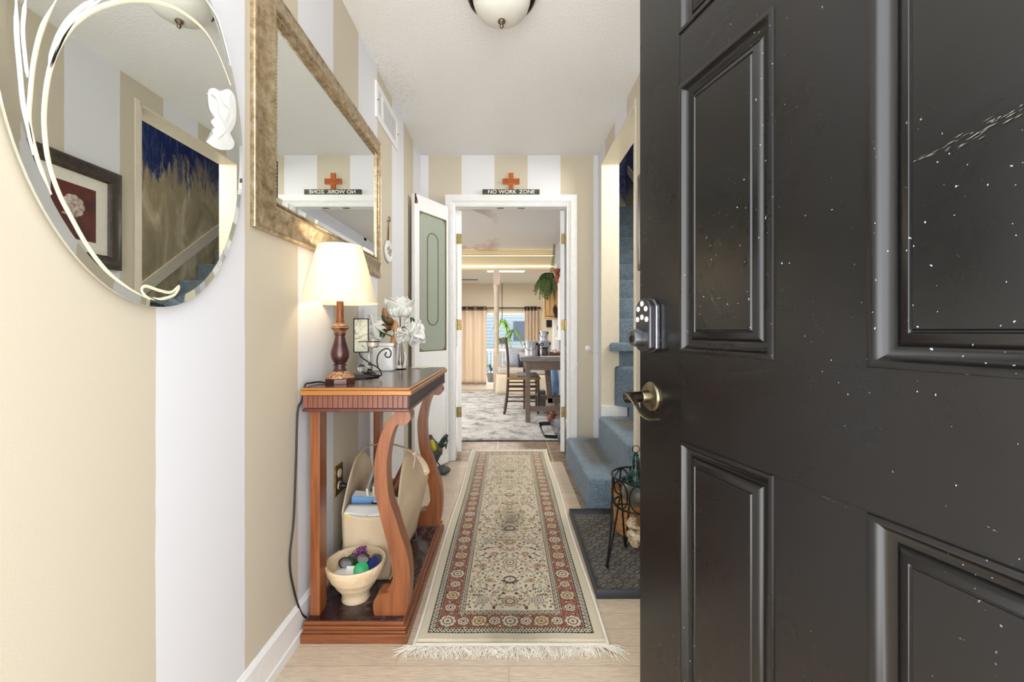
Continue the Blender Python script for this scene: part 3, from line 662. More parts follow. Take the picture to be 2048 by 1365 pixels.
obj('beading', bd, plain('bronze beading', (120, 96, 66), .35, .7), pf)
obj('mat_board', MB().box(XR-.008, XR-.001, ppy0+.06, ppy1-.06, ppz0+.06, ppz1-.06), plain('ivory mat board', (232, 228, 216), .8), pf)
obj('print', MB().box(XR-.0095, XR-.008, 1.955, 2.168, 1.478, 1.740), plain('dark red print', (98, 34, 24), .6, c2=(64, 24, 20), sc=12), pf)
fl = MB()
for r_, nn, h in ((.052, 9, .0005), (.038, 8, .0015), (.024, 6, .0025), (.012, 4, .0035)):
    for k in range(nn):
        a = 2*math.pi*k/nn+r_*40; cy, cz = 2.055+r_*.62*math.cos(a), 1.635+r_*.62*math.sin(a); fl.ball((XR-.0098-h, cy, cz), r_*.45, 8, 5, (.04, 1, 1))
fl.ball((XR-.0098, 2.02, 1.59), .012, 8, 5, (.08, 1.6, .5))
obj('flower_print', fl, plain('white painted petals', (214, 204, 196), .6, c2=(150, 120, 110), sc=60), pf, smooth=60)
st = MB().tube([(XR-.0099, 2.06, 1.60), (XR-.0099, 2.07, 1.56), (XR-.0099, 2.065, 1.50)], .002, 5)
obj('flower_stem', st, plain('gold brown line', (140, 96, 60), .6), pf)
# ---- sign and cross over the doorway
sx0, sx1, sz0, sz1 = -.211, .243, 2.1205, 2.162
m_sign = plain('dark green black sign paint', (44, 48, 38), .6, c2=(74, 76, 56), sc=24)
so = tag(obj('wooden_sign', MB().box(sx0, sx1, YF-.021, YF-.0005, sz0, sz1), m_sign, bevel=.002), 'long dark wooden sign reading NO WORK ZONE above the doorway', 'sign')
def text(s, size, loc, rot, m, parent, depth=.001, name='lettering', xscale=1, bold=.0):
    cu = bpy.data.curves.new(name, 'FONT'); cu.body = s; cu.size = size; cu.extrude = depth; cu.align_x = 'CENTER'; cu.align_y = 'CENTER'; cu.offset = bold
    to = bpy.data.objects.new('t', cu); COL.objects.link(to); dg = bpy.context.evaluated_depsgraph_get(); me = bpy.data.meshes.new_from_object(to.evaluated_get(dg))
    bpy.data.objects.remove(to)
    M_ = Matrix.Translation(loc) @ Euler(rot).to_matrix().to_4x4() @ Matrix.Diagonal((xscale, 1, 1, 1)); me.transform(M_)
    if parent is not None: me.transform(MW[parent.name].inverted())
    me.materials.clear(); me.materials.append(m); me.name = name
    o = bpy.data.objects.new(name, me); COL.objects.link(o); o.parent = parent; return o
m_let = plain('white sign lettering', (232, 232, 224), .6)
for wd_, xw in (('NO', -.133), ('WORK', -.012), ('ZONE', .143)): text(wd_, .040, (xw, YF-.0215, 2.1405), (math.pi/2, 0, 0), m_let, so, .0008, xscale=1.13, bold=.0006)
cr = root('wooden_cross', (.017, YF, 2.163), 'small orange wooden cross standing on the sign over the doorway', 'cross')
m_or = wood('orange stained wood', (150, 72, 20), (196, 104, 36), axis='z', coat=.2)
obj('upright', MB().box(-.002, .036, YF-.016, YF-.001, 2.1625, 2.295), m_or, cr, bevel=.002)
obj('crossbar', MB().box(-.051, .084, YF-.0175, YF-.002, 2.206, 2.25), m_or, cr, bevel=.002)
cl_ = MB()
for zz in (2.239, 2.229, 2.219):
    for k in range(16):
        if random.random() < .75: cl_.box(-.046+k*.008, -.041+k*.008, YF-.0181, YF-.0174, zz-.002, zz+.002)
for k in range(5): cl_.box(.012, .022, YF-.0166, YF-.0159, 2.168+k*.007, 2.171+k*.007)
obj('carved_letters', cl_, plain('burnt lettering', (92, 40, 16), .7), cr)
# ---- oval plaque
op = root('hanging_plaque', (XL, 2.5, 1.495), 'small white oval plaque hanging on twine on the left wall', 'plaque')
m_pl = plain('white carved plaque', (238, 236, 230), .5, bump=.1)
vs = []; rr_ = ((1.0, .0), (1.0, .008), (.93, .012), (.80, .012), (.76, .0085), (.0001, .0085))
for s, h in rr_:
    for k in range(40):
        a = 2*math.pi*k/40; vs.append((XL+.003+h, 2.50+.072*s*math.cos(a), 1.497+.063*s*math.sin(a)))
obj('plaque', MB().add(vs, [(q*40+k, q*40+(k+1) % 40, (q+1)*40+(k+1) % 40, (q+1)*40+k) for q in range(5) for k in range(40)]), m_pl, op, smooth=35)
sc_ = MB()
for s in (-1, 1): sc_.tube(spline([(XL+.013, 2.5+s*.045, 1.497), (XL+.013, 2.5+s*.03, 1.515), (XL+.013, 2.5+s*.012, 1.505), (XL+.013, 2.5+s*.02, 1.49), (XL+.013, 2.5+s*.035, 1.478)], 5), .003, 6)
sc_.tube(spline([(XL+.013, 2.5, 1.53), (XL+.013, 2.495, 1.50), (XL+.013, 2.505, 1.47)], 5), .003, 6)
obj('scrollwork', sc_, plain('grey scroll paint', (160, 156, 150), .6), op, smooth=60)
tw = plain('brown twine', (120, 86, 50), .9)
obj('twine', MB().tube([(XL+.006, 2.492, 1.558), (XL+.008, 2.49, 1.62), (XL+.010, 2.498, 1.672)], .0022, 6).tube([(XL+.006, 2.508, 1.558), (XL+.008, 2.504, 1.62), (XL+.010, 2.498, 1.672)], .0022, 6).tube(spline([(XL+.012, 2.498, 1.672), (XL+.012, 2.52, 1.68), (XL+.012, 2.515, 1.70), (XL+.012, 2.49, 1.695), (XL+.012, 2.50, 1.668)], 5), .002, 6), tw, op)
obj('nail', MB().tube([(XL, 2.498, 1.674), (XL+.016, 2.498, 1.676)], .003, 8), m_brass, op)
# ---- console table
ct = root('console_table', (-.51, 1.82, 0), 'cherry wood console table with scroll legs and fluted apron under the framed mirror', 'table')
bx0, bx1, by0, by1 = -.690, -.336, 1.420, 2.235
base = MB()
for (o_, a, b) in ((0, 0, .030), (.007, .030, .037), (.011, .037, .045), (.006, .045, .053), (.014, .053, .064)): base.box(bx0+o_*.4, bx1-o_, by0+o_, by1-o_, a, b)
obj('plinth', base, m_cherry_x, ct, bevel=.002)
obj('base_board', MB().box(bx0+.012, bx1-.022, by0+.022, by1-.022, .0635, .0665), m_dust, ct)
tp = MB().box(-.692, -.322, 1.418, 2.240, .822, .838).box(-.688, -.328, 1.424, 2.234, .838, .846)
obj('table_top_edge', tp, wood('golden brown table edge', (140, 88, 34), (186, 126, 60), axis='x'), ct, bevel=.0035, seg=3)
obj('table_top', MB().box(-.683, -.336, 1.432, 2.226, .8455, .8475), m_dtop, ct)
ap = MB().box(-.683, -.336, 1.432, 2.228, .776, .822); obj('apron', ap, m_cherry_y, ct)
fx = MB()
for k in range(21): fx.box(-.684+k*.01665, -.684+k*.01665+.0142, 1.4275, 1.434, .779, .821)
obj('front_fluting', fx, m_flute, ct, bevel=.0008)
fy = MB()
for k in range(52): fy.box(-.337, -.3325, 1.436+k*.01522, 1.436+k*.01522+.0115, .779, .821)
obj('side_fluting', fy, plain('shaded dark fluting', (44, 28, 26), .35), ct, bevel=.0008)  # dark varnish with the side's shade put into the colour
obj('lower_bead', MB().box(-.686, -.331, 1.425, 2.232, .766, .777), m_cherry_y, ct, bevel=.003, seg=3)
sl_pts = [(600, 55), (585, 75), (545, 125), (512, 200), (490, 290), (484, 370), (493, 500), (515, 600), (540, 700), (565, 800), (576, 870), (580, 920), (572, 950), (552, 980), (558, 992), (540, 1000), (520, 1002), (500, 1012), (482, 1040), (478, 1075), (487, 1110), (510, 1140), (622, 1140), (645, 1115), (660, 1060), (668, 980), (668, 900), (655, 800), (622, 700), (592, 600), (565, 520), (552, 430), (550, 330), (562, 240), (580, 170), (600, 132), (622, 128), (645, 130), (664, 115), (672, 90), (665, 65), (650, 50)]
YS = 1.462
op_ = [P(560+a/2.5755, 800+b/2.5755, YS) for a, b in sl_pts]
op2 = [(p.x, p.z) for p in op_]
def clampz(p): return (p[0], min(.768, max(.066, p[1])))
op2 = [clampz(p) for p in op2]
op2s = [clampz(p) for p in sp2(op2, 4, True)]
obj('scroll_leg', MB().prism(op2s, 'y', YS, YS+.062), m_cherry_z, ct, bevel=.0025)
op3 = [(x+.004, z) for x, z in op2s]
obj('scroll_leg', MB().prism(op3, 'y', 2.135, 2.197), m_cherry_z, ct, bevel=.0025)
for ya_ in (1.462, 2.145):
    obj('back_leg', MB().box(-.677, -.644, ya_, ya_+.058, .066, .768), m_cherry_z, ct, bevel=.002)
# ---- lamp
LX, LY, TZ = -.607, 1.545, .8475
lp = root('table_lamp', (LX, LY, TZ), 'lit table lamp with turned bronze brown base and cream shade on the console', 'lamp')
u = .000470
prof_px = [(113, 1165), (113, 1128), (106, 1122), (104, 1112), (98, 1108)]
m_lb = plain('bronzed brown lamp base', (48, 27, 26), .3, .35, (84, 46, 38), 30, Coat_Weight=.4)
zc = lambda y: TZ+(1165-y)*u
obj('lamp_foot', MB().lathe([(r*u, zc(y)) for r, y in prof_px[:3]], (LX, LY, 0), 8), m_lb, lp, bevel=.001)
obj('lamp_collar', MB().lathe([(r*u, zc(y)) for r, y in [(104, 1122), (104, 1114), (98, 1108), (88, 1094), (72, 1084), (64, 1078), (60, 1072)]], (LX, LY, 0), 48, rf=lambda a, z: 1+.012*(math.cos(24*a) > 0)), plain('antique gold carving', (186, 146, 110), .45, .2, (96, 58, 44), 110), lp, smooth=50)
body = [(60, 1076), (48, 1062), (40, 1044), (38, 1034), (50, 1030), (50, 1022), (40, 1014), (52, 996), (64, 972), (69, 944), (66, 915), (56, 880), (45, 845), (38, 815), (36, 800), (42, 794), (42, 786), (36, 780), (42, 766), (54, 752)]
obj('lamp_body', MB().lathe([(r*u, zc(y)) for r, y in body], (LX, LY, 0), 40), m_lb, lp, smooth=45)
obj('lamp_cup', MB().lathe([(r*u, zc(y)) for r, y in [(36, 782), (44, 764), (58, 750), (66, 742), (64, 737), (54, 732), (56, 726), (48, 718), (34, 710), (30, 700)]], (LX, LY, 0), 40, rf=lambda a, z: 1+.03*(math.cos(20*a) > 0)*(z < zc(745))), plain('golden brown turned cup', (150, 106, 74), .4, .2, (84, 46, 34), 60), lp, smooth=45)
obj('lamp_column', MB().lathe([(r*u, zc(y)) for r, y in [(32, 712), (34, 704), (28, 698), (32, 692), (32, 684), (28, 676), (27, 660), (26, 540), (8, 538), (8, 420)]], (LX, LY, 0), 28), plain('amber brown column', (120, 70, 38), .3, .3), lp, smooth=45)
def shade_mat():
    n = N('cream lamp shade fabric'); n.color(n.mix(n.noise(300, 2), (244, 236, 214), (232, 222, 198)))
    tr = n.n('ShaderNodeBsdfTranslucent'); tr.inputs[0].default_value = lin((255, 248, 232)); mx_ = n.n('ShaderNodeMixShader'); mx_.inputs[0].default_value = .28
    out = n.t.nodes['Material Output']; n.l(n.b.outputs[0], mx_.inputs[1]); n.l(tr.outputs[0], mx_.inputs[2]); n.l(mx_.outputs[0], out.inputs[0]); n.b.inputs['Roughness'].default_value = .9; return n.m
zs0, zs1 = 1.134, 1.340; r0, r1 = .132, .076
shp = [(r0, zs0), (r0-.0018, zs0+.004), (r1, zs1-.003), (r1, zs1)]
obj('lamp_shade', MB().lathe(shp+[(r1-.002, zs1), (r1-.002, zs1-.003), (r0-.004, zs0+.004), (r0-.002, zs0)], (LX, LY, 0), 64, cap=False), shade_mat(), lp, smooth=60)
hp = MB().lathe([(.0095, TZ+.36), (.0095, TZ+.41), (.006, TZ+.415)], (LX, LY, 0), 16)
for k in range(3):
    a = k*2.094; hp.tube([(LX, LY, zs1-.012), (LX+.074*math.cos(a), LY+.074*math.sin(a), zs1-.006)], .0015, 6)
hp.tube([(LX, LY, TZ+.40), (LX, LY, zs1-.008)], .0025, 6)
obj('shade_holder', hp, m_brass, lp)
def bulbm():
    n = N('glowing bulb glass'); n.b.inputs['Emission Color'].default_value = (1, .86, .66, 1); n.b.inputs['Emission Strength'].default_value = 20; return n.m
obj('light_bulb', MB().lathe([(.010, 1.222), (.012, 1.228), (.026, 1.25), (.029, 1.268), (.025, 1.286), (.012, 1.297), (.001, 1.30)], (LX, LY, 0), 20), bulbm(), lp, smooth=60)
bl = light('table_lamp_light', 'POINT', (LX, LY, 1.262), 2.0, (1, .88, .7), shadow_soft_size=.03)
bpy.data.objects['light_bulb'].visible_shadow = True
bl.location = (LX, LY, 1.315); bl.data.shadow_soft_size = .012
cd = spline([(LX-.045, LY-.02, TZ+.004), (LX-.07, LY-.01, TZ+.006), (LX-.085, LY-.045, TZ+.006), (-.692, LY-.085, TZ+.004), (-.699, LY-.095, .80), (-.700, 1.425, .765), (-.701, 1.415, .60), (-.701, 1.40, .42), (-.701, 1.375, .30), (-.700, 1.40, .19), (-.697, 1.445, .085), (-.694, 1.50, .03)], 8)
obj('cord', MB().tube(cd, .0032, 8), m_cable, lp, smooth=60)
# ---- outlet
ou = root('wall_outlet', (XL, 1.79, .42), 'brass wall outlet with a black plug behind the console', 'outlet')
obj('outlet_plate', MB().box(XL, XL+.005, 1.742, 1.822, .360, .482), plain('brass outlet plate', (120, 96, 52), .35, .8, (160, 132, 78), 40), ou, bevel=.002)
for zz in (.446, .396):
    rc = MB().lathe([(.017, .005), (.017, .008)], (XL, 1.782, zz), 20, Matrix.Rotation(math.pi/2, 4, 'Y'))
    rc.box(XL+.008, XL+.0084, 1.775, 1.777, zz-.004, zz+.006).box(XL+.008, XL+.0084, 1.787, 1.789, zz-.004, zz+.006)
    obj('socket', rc, plain('ivory socket', (226, 218, 196), .4), ou, smooth=40)
pg = MB().lathe([(.013, 0), (.013, .012), (.009, .022), (.005, .03)], (XL+.009, 1.782, .394), 12, Matrix.Rotation(math.pi/2, 4, 'Y')).tube(spline([(XL+.038, 1.782, .394), (XL+.05, 1.80, .39), (XL+.042, 1.85, .35), (XL+.03, 1.70, .12), (XL+.03, 1.66, .07)], 8), .0035, 8)
tag(obj('power_plug', pg, m_cable, smooth=50), 'black plug and cable in the lower socket of the brass outlet', 'plug')
# ---- felt tote with books
tb = root('felt_tote', (-.54, 1.87, .067), 'beige suede storage tote with a strap handle under the console', 'bag')
# rim height runs round the bag: low front and back, peaks at mid sides
def bag(u_, v_):
    # u around 0..1 : front-left, front-right, back-right, back-left
    c = [(-.640, 1.675), (-.470, 1.675), (-.452, 2.065), (-.640, 2.065)]; ct_ = [(-.648, 1.668), (-.432, 1.668), (-.388, 2.075), (-.648, 2.075)]
    s = u_*4; i = int(s) % 4; f = s-int(s)
    def pos(c_): a, b = c_[i], c_[(i+1) % 4]; return Vector((a[0]+(b[0]-a[0])*f, a[1]+(b[1]-a[1])*f))
    side = (i in (1, 3)); pk = math.sin(math.pi*f)**.9 if side else 0
    ht = .330+(.180*pk if side else (-.012*math.sin(math.pi*f)))
    a, b = pos(c), pos(ct_); z = .068+(ht-.068)*v_; t = min(1, (z-.068)/.27); q = a+(b-a)*t
    if side: q.x += (1 if i == 1 else -1)*.012*math.sin(math.pi*f)*math.sin(math.pi*min(1, v_))
    if z > .33: q.x += (-.030 if i == 1 else .0)*(z-.33)/.18
    q.y += (-.012 if i == 0 else .012 if i == 2 else 0)*math.sin(math.pi*f)*(.3+.7*t)
    return Vector((max(q.x, -.672), q.y, z))
bgm = MB().grid(bag, 64, 16); obj('tote_body', bgm, m_suede, tb, smooth=50, solid=.004)
obj('tote_bottom', MB().box(-.64, -.46, 1.675, 2.065, .067, .071), m_suede, tb)
def strap():
    pts = spline([(-.648, 1.872, .50), (-.62, 1.872, .528), (-.55, 1.872, .545), (-.47, 1.86, .535), (-.40, 1.85, .505), (-.365, 1.83, .475), (-.345, 1.80, .447), (-.352, 1.79, .435)], 8)
    return MB().tube(pts, .013, 10, flat=.18, up=(0, 0, 1))
obj('strap', strap(), m_suede, tb, smooth=60)
obj('strap_tie', MB().tube([(-.405, 1.84, .512), (-.402, 1.838, .49), (-.408, 1.836, .45)], .0022, 5).tube([(-.412, 1.84, .508), (-.395, 1.84, .516)], .006, 6), m_stitch, tb)
sti = MB()
for k in range(26): sti.box(-.553, -.551, 1.6655, 1.668, .175+k*.0058, .178+k*.0058)
for k in range(30): sti.box(-.640+k*.0068, -.636+k*.0068, 1.6665, 1.669, .170, .1715)
obj('stitching', sti, m_stitch, tb)
# things in the tote
def booklet(name, label, cat, c, size, rot, colr, grp=None, page=True):
    M_ = Matrix.Translation(c) @ Euler(rot).to_matrix().to_4x4(); w_, d_, h_ = size
    r = root(name, c, label, cat, group=grp)
    o = obj('cover', MB().box(-w_/2, -w_/2+.0015, -d_/2, d_/2, -h_/2, h_/2, M_).box(w_/2-.0015, w_/2, -d_/2, d_/2, -h_/2, h_/2, M_).box(-w_/2, w_/2, -d_/2, -d_/2+.0015, -h_/2, h_/2, M_), plain(name+' cover', colr, .5), r)
    obj('pages', MB().box(-w_/2+.0015, w_/2-.0015, -d_/2+.002, d_/2-.004, -h_/2+.003, h_/2-.003, M_), m_paper, r)
R_ = math.radians
booklet('magazine', 'white magazine standing upright, furthest left of those in the tote', 'magazine', (-.585, 1.86, .29), (.010, .20, .24), (R_(8), R_(-4), R_(8)), (226, 224, 216))
booklet('magazine', 'cream magazine standing beside the leftmost white one in the tote', 'magazine', (-.568, 1.87, .295), (.010, .20, .24), (R_(8), R_(-1), R_(8)), (214, 200, 176))
booklet('magazine', 'grey spined magazine behind the scroll leg in the tote', 'magazine', (-.550, 1.88, .29), (.010, .20, .24), (R_(8), R_(2), R_(8)), (178, 180, 182))
booklet('book', 'brown hardback book leaning diagonally at the back of the tote', 'book', (-.512, 1.93, .345), (.016, .17, .23), (R_(5), R_(26), R_(10)), (142, 84, 56))
booklet('book', 'pale book leaning against the brown one in the tote', 'book', (-.486, 1.91, .30), (.018, .17, .22), (R_(5), R_(26), R_(8)), (222, 218, 206))
booklet('book', 'dark green book leaning in the middle of the tote', 'book', (-.462, 1.80, .29), (.016, .10, .16), (R_(6), R_(24), R_(4)), (40, 86, 66))
booklet('book', 'white paperback leaning at the right side of the tote', 'book', (-.452, 1.90, .275), (.022, .16, .17), (R_(0), R_(20), R_(0)), (230, 228, 222))
booklet('puzzle_box', 'light blue box lying near the front of the tote', 'box', (-.575, 1.765, .350), (.125, .05, .035), (R_(10), R_(6), R_(2)), (120, 164, 214))
booklet('book', 'black edged book lying behind the white magazine rim in the tote', 'book', (-.49, 1.750, .344), (.12, .06, .012), (R_(12), R_(4), R_(-4)), (34, 34, 40))
mo = root('magazine', (-.54, 1.69, .33), 'white magazine with a yellow back cover curling over the tote rim', 'magazine')
def mgz(a, b, dz=0): return Vector((-.640+.165*a, 1.664+.055*b,   .328+.012*b-.016*math.sin(math.pi*a)*(1-b)+dz))
obj('pages', MB().grid(lambda a, b: mgz(a, b), 20, 4), m_paper, mo, smooth=60, solid=.006)
obj('cover', MB().grid(lambda a, b: mgz(a, -.06+.1*b, -.005-.008*(1-b)*math.sin(math.pi*a)), 20, 3), plain('yellow cover', (224, 200, 40), .4), mo, smooth=60, solid=.003)
# ---- wooden bowl
BX, BY, BZ = -.556, 1.562, .0668
bo = root('wooden_bowl', (BX, BY, BZ), 'pale turned wooden bowl of odds and ends on the console base', 'bowl')
bp = [(.048, 0), (.050, .004), (.047, .022), (.054, .034), (.066, .052), (.070, .056), (.071, .060), (.084, .078), (.088, .082), (.089, .088), (.098, .104), (.103, .122), (.105, .134), (.103, .138), (.097, .137), (.095, .128), (.088, .105), (.07, .07), (.04, .035), (.002, .028)]
obj('bowl', MB().lathe([(r, BZ+z) for r, z in bp], (BX, BY, 0), 56), m_bowl, bo, smooth=40)
def lens(r_, th, c, rot, sx=1, sy=1, n_=20):
    M_ = Matrix.Translation(c) @ Euler(rot).to_matrix().to_4x4() @ Matrix.Diagonal((sx, sy, 1, 1)); return MB().lathe([(r_*.85, -th/2), (r_, 0), (r_*.85, th/2)], (0, 0, 0), n_, M_)
bz = BZ+.10
tag(obj('sewing_tag', lens(.026, .006, (BX-.045, BY-.03, bz+.005), (.3, -.2, 0), 1.15, .8), plain('white plastic', (236, 234, 230), .4), smooth=60), 'white oval tag at the front left of the bowl', 'tag')
tag(obj('paper_label', MB().box(-.014, .014, -.018, .018, -.001, .001, Matrix.Translation((BX-.005, BY-.045, bz+.018)) @ Euler((.9, .1, .2)).to_matrix().to_4x4()), m_paper), 'white paper label leaning in the bowl', 'label')
tag(obj('green_token', lens(.026, .006, (BX+.032, BY-.038, bz+.022), (.8, .2, .2), 1, 1.0), plain('bright green plastic', (52, 176, 110), .35), smooth=60), 'bright green oval key fob in the bowl', 'key fob')
tag(obj('blue_keychain', lens(.022, .014, (BX+.062, BY+.002, bz+.018), (.7, .4, .5), 1, 1.3), plain('deep blue plastic', (24, 44, 110), .35), smooth=60), 'deep blue key fob at the right side of the bowl', 'key fob')
tag(obj('grey_pouch', lens(.026, .016, (BX+.066, BY+.034, bz+.014), (.4, .4, .2), 1, 1.1), plain('slate grey plastic', (72, 80, 94), .5), smooth=60), 'slate grey pouch at the back right of the bowl', 'pouch')
gs = root('sunglasses', (BX, BY, bz), 'dark brown sunglasses folded in the bowl', 'sunglasses')
gm = glass('dark brown lens', (.12, .08, .07, 1), .05)
for s in (-1, 1):
    c = (BX-.008+s*.030, BY+.006+s*.004, bz+.030+s*.006)
    obj('lens', lens(.022, .002, c, (.9, .25, .1), 1.1, .8), plain('smoked lens', (60, 48, 46), .12), gs, smooth=50)
    obj('frame', MB().tube([Matrix.Translation(c) @ Euler((.9, .25, .1)).to_matrix().to_4x4() @ Vector((.0245*math.cos(a), .018*math.sin(a), .0)) for a in [k*math.pi/10 for k in range(20)]], .0022, 6, closed=True), plain('dark brown frame', (48, 34, 28), .3), gs, smooth=60)
obj('temple', MB().tube(spline([(BX+.045, BY+.01, bz+.040), (BX+.058, BY+.02, bz+.046), (BX+.064, BY+.04, bz+.035)], 5), .003, 6), plain('tan brown temple', (150, 110, 86), .3), gs)
gp = root('grape_ornament', (BX, BY+.03, bz), 'purple grape cluster ornament with green leaf rising in the bowl', 'ornament')
gr = MB(); dr = Vector((.030, .01, .030)).normalized(); a0 = Vector((BX-.028, BY+.030, bz+.014))
sdv = Vector((.7, 0, -.7)); 
for i in range(5):
    for j in range(-1, 2):
        if i == 4 and j: continue
        gr.ball(a0+dr*(.022+i*.0115)+sdv*(j*.011+(i % 2)*.003)+Vector((0, -.004*(1-abs(j)), 0)), .0068, 10, 7)
obj('grapes', gr, plain('purple grapes', (122, 58, 110), .25, c2=(84, 36, 78)), gp, smooth=60)
obj('grape_leaf', lens(.022, .010, a0+dr*.008, (1.3, .8, 0), 1, .75), plain('green enamel', (46, 96, 52), .3), gp, smooth=60)
obj('outline', MB().tube([a0+dr*(.03+.036*math.cos(a))+sdv*(.019*math.sin(a)) for a in [k*math.pi/12 for k in range(24)]], .0014, 6, closed=True), m_black, gp)
kc = MB()
for k in range(7):
    c = Vector((BX-.02+k*.006, BY-.01-(k % 3)*.006, bz+.006+(k % 2)*.006)); kc.tube([c+Vector((.006*math.cos(a), .006*math.sin(a), .002*math.sin(3*a+k))) for a in [q*math.pi/6 for q in range(12)]], .0011, 5, closed=True)
kc.box(-.003, .003, -.02, .02, -.001, .001, Matrix.Translation((BX-.03, BY+.005, bz+.012)) @ Euler((.4, .4, .8)).to_matrix().to_4x4())
tag(obj('key_ring', kc, m_steel), 'small steel keys and rings among the tags in the bowl', 'keys')
# ---- candle holder with stained glass panel
ch = root('candle_holder', (-.58, 1.77, TZ), 'dark metal candle holder with a leaded glass panel and curled wire', 'candle holder')
obj('base_plate', MB().prism([(-.645, 1.70), (-.60, 1.665), (-.555, 1.68), (-.525, 1.735), (-.54, 1.80), (-.60, 1.815), (-.645, 1.77)], 'z', TZ, TZ+.006), m_black, ch, bevel=.002)
gc = P(722, 671, 1.74); hw, hh = .030, .069
fo = MB(); cc = Vector((-.598, 1.74, 1.017)); Mg = Matrix.Translation(cc) @ Matrix.Rotation(math.radians(6), 4, 'Z')
for (a, b, c, d_) in ((-hw, -hw+.004, -hh, hh), (hw-.004, hw, -hh, hh), (-hw, hw, -hh, -hh+.004), (-hw, hw, hh-.004, hh)): fo.box(a, b, -.003, .003, c, d_, Mg)
obj('panel_frame', fo, m_black, ch)
def swirl():
    n = N('grey swirled art glass'); q = n.noise(18, 5, .6, dist=3.0); n.color(n.ramp(q, [(.3, (150, 156, 146)), (.5, (196, 200, 188)), (.6, (120, 128, 118)), (.75, (206, 208, 198))])); n.bump(q, .3, .002); return n.done(.15)
obj('glass_panel', MB().box(-hw+.003, hw-.003, -.0015, .0015, -hh+.003, hh-.003, Mg), swirl(), ch)
w1 = spline([P(719, 706, 1.74), P(722, 714, 1.735), P(740, 727, 1.71), P(757, 737, 1.69), P(763, 748, 1.68), P(760, 752, 1.68), P(740, 750, 1.70), P(724, 744, 1.73)], 8)
w2 = spline([P(756, 735, 1.69), P(754, 722, 1.69), P(757, 709, 1.69), P(766, 700, 1.69), P(776, 698, 1.69), P(782, 705, 1.69), P(780, 714, 1.69), P(774, 715, 1.69), P(770, 710, 1.69), P(773, 705, 1.69)], 8)
obj('curled_wire', MB().tube(w1, .0026, 8).tube(w2, .0026, 8), m_black, ch, smooth=60)
rc = P(746, 683.5, 1.70)
obj('cup_ring', MB().tube([rc+Vector((.026*math.cos(a), .026*math.sin(a), 0)) for a in [k*math.pi/12 for k in range(24)]], .0018, 6, closed=True).tube([rc+Vector((-.026, 0, 0)), P(716, 684, 1.74)], .0018, 6), m_black, ch, smooth=60)
obj('glass_cup', MB().lathe([(.018, -.024), (.022, -.02), (.025, .006), (.0235, .006), (.020, -.018), (.001, -.02)], rc, 28), m_glass, ch, smooth=50)
obj('candle', MB().lathe([(.019, -.018), (.020, -.003), (.018, -.002), (.001, -.003)], rc, 24), plain('cream wax', (236, 226, 200), .5), ch, smooth=50)
cb = P(723, 736.5, 1.745); tag(obj('crystal_ball', MB().ball(cb, .0165, 20, 12), m_glass), 'small faceted clear crystal ball on the candle holder base', 'ornament')
# ---- glass candlestick behind
gk = root('glass_candlestick', (-.60, 1.88, TZ), 'clear glass stem candlestick between the leaded panel and canister', 'candlestick')
obj('stem', MB().lathe([(.026, 0), (.027, .004), (.014, .012), (.008, .024), (.014, .034), (.007, .044), (.007, .09), (.011, .098), (.007, .104), (.014, .116), (.016, .14), (.0145, .14), (.012, .118)], (-.602, 1.86, TZ), 24), m_glass, gk, smooth=50)
# ---- canister
cn = root('ceramic_canister', (-.596, 2.05, TZ), 'white square ceramic canister with lid beside the glass vase', 'canister')
m_cer = plain('glossy white ceramic', (236, 236, 234), .15)
rsq = lambda a, z: 1/max(abs(math.cos(a-.08)), abs(math.sin(a-.08)))**.82
obj('canister_body', MB().lathe([(.046, 0), (.050, .004), (.0505, .11), (.049, .114)], (-.592, 2.05, TZ), 56, rf=rsq), m_cer, cn, smooth=40)
obj('lid', MB().lathe([(.049, .1145), (.053, .117), (.053, .126), (.050, .131), (.02, .134), (.001, .134)], (-.592, 2.05, TZ), 56, rf=rsq), m_cer, cn, smooth=40)
# ---- vase and magnolias
VXc, VYc = -.535, 2.115
vz = root('glass_vase', (VXc, VYc, TZ), 'flared clear glass vase holding white magnolias on the console', 'vase')
obj('vase', MB().lathe([(.026, 0), (.030, .003), (.034, .03), (.033, .06), (.024, .10), (.021, .125), (.026, .16), (.036, .20), (.040, .213), (.038, .213), (.024, .16), (.0185, .125), (.0215, .10), (.030, .06), (.030, .03), (.024, .006), (.001, .005)], (VXc, VYc, TZ), 36), m_glass, vz, smooth=60)
m_pet = plain('white petals', (246, 244, 236), .5, Subsurface_Weight=.1)
def petal(c, az, tilt, L_, w_, curl):
    # grows from c; az azimuth round the flower axis (z), tilt from the axis
    mb = MB()
    def fn(a, b):
        s = a*L_; ww = w_*math.sin(math.pi*min(1, .12+.88*a)**.8)**.75*(1-.1*a) if a < 1 else 0
        x_ = (b-.5)*2*ww; th = tilt+curl*a; r_ = math.sin(tilt+curl*a*.5)*s; z_ = math.cos(tilt+curl*a*.5)*s
        cup = (x_/max(w_, 1e-5))**2*w_*.45
        v = Vector((r_-cup*math.cos(th), x_, z_+cup*math.sin(th)*.5)); return Matrix.Rotation(az, 3, 'Z') @ v
    mb.grid(fn, 8, 6); return mb
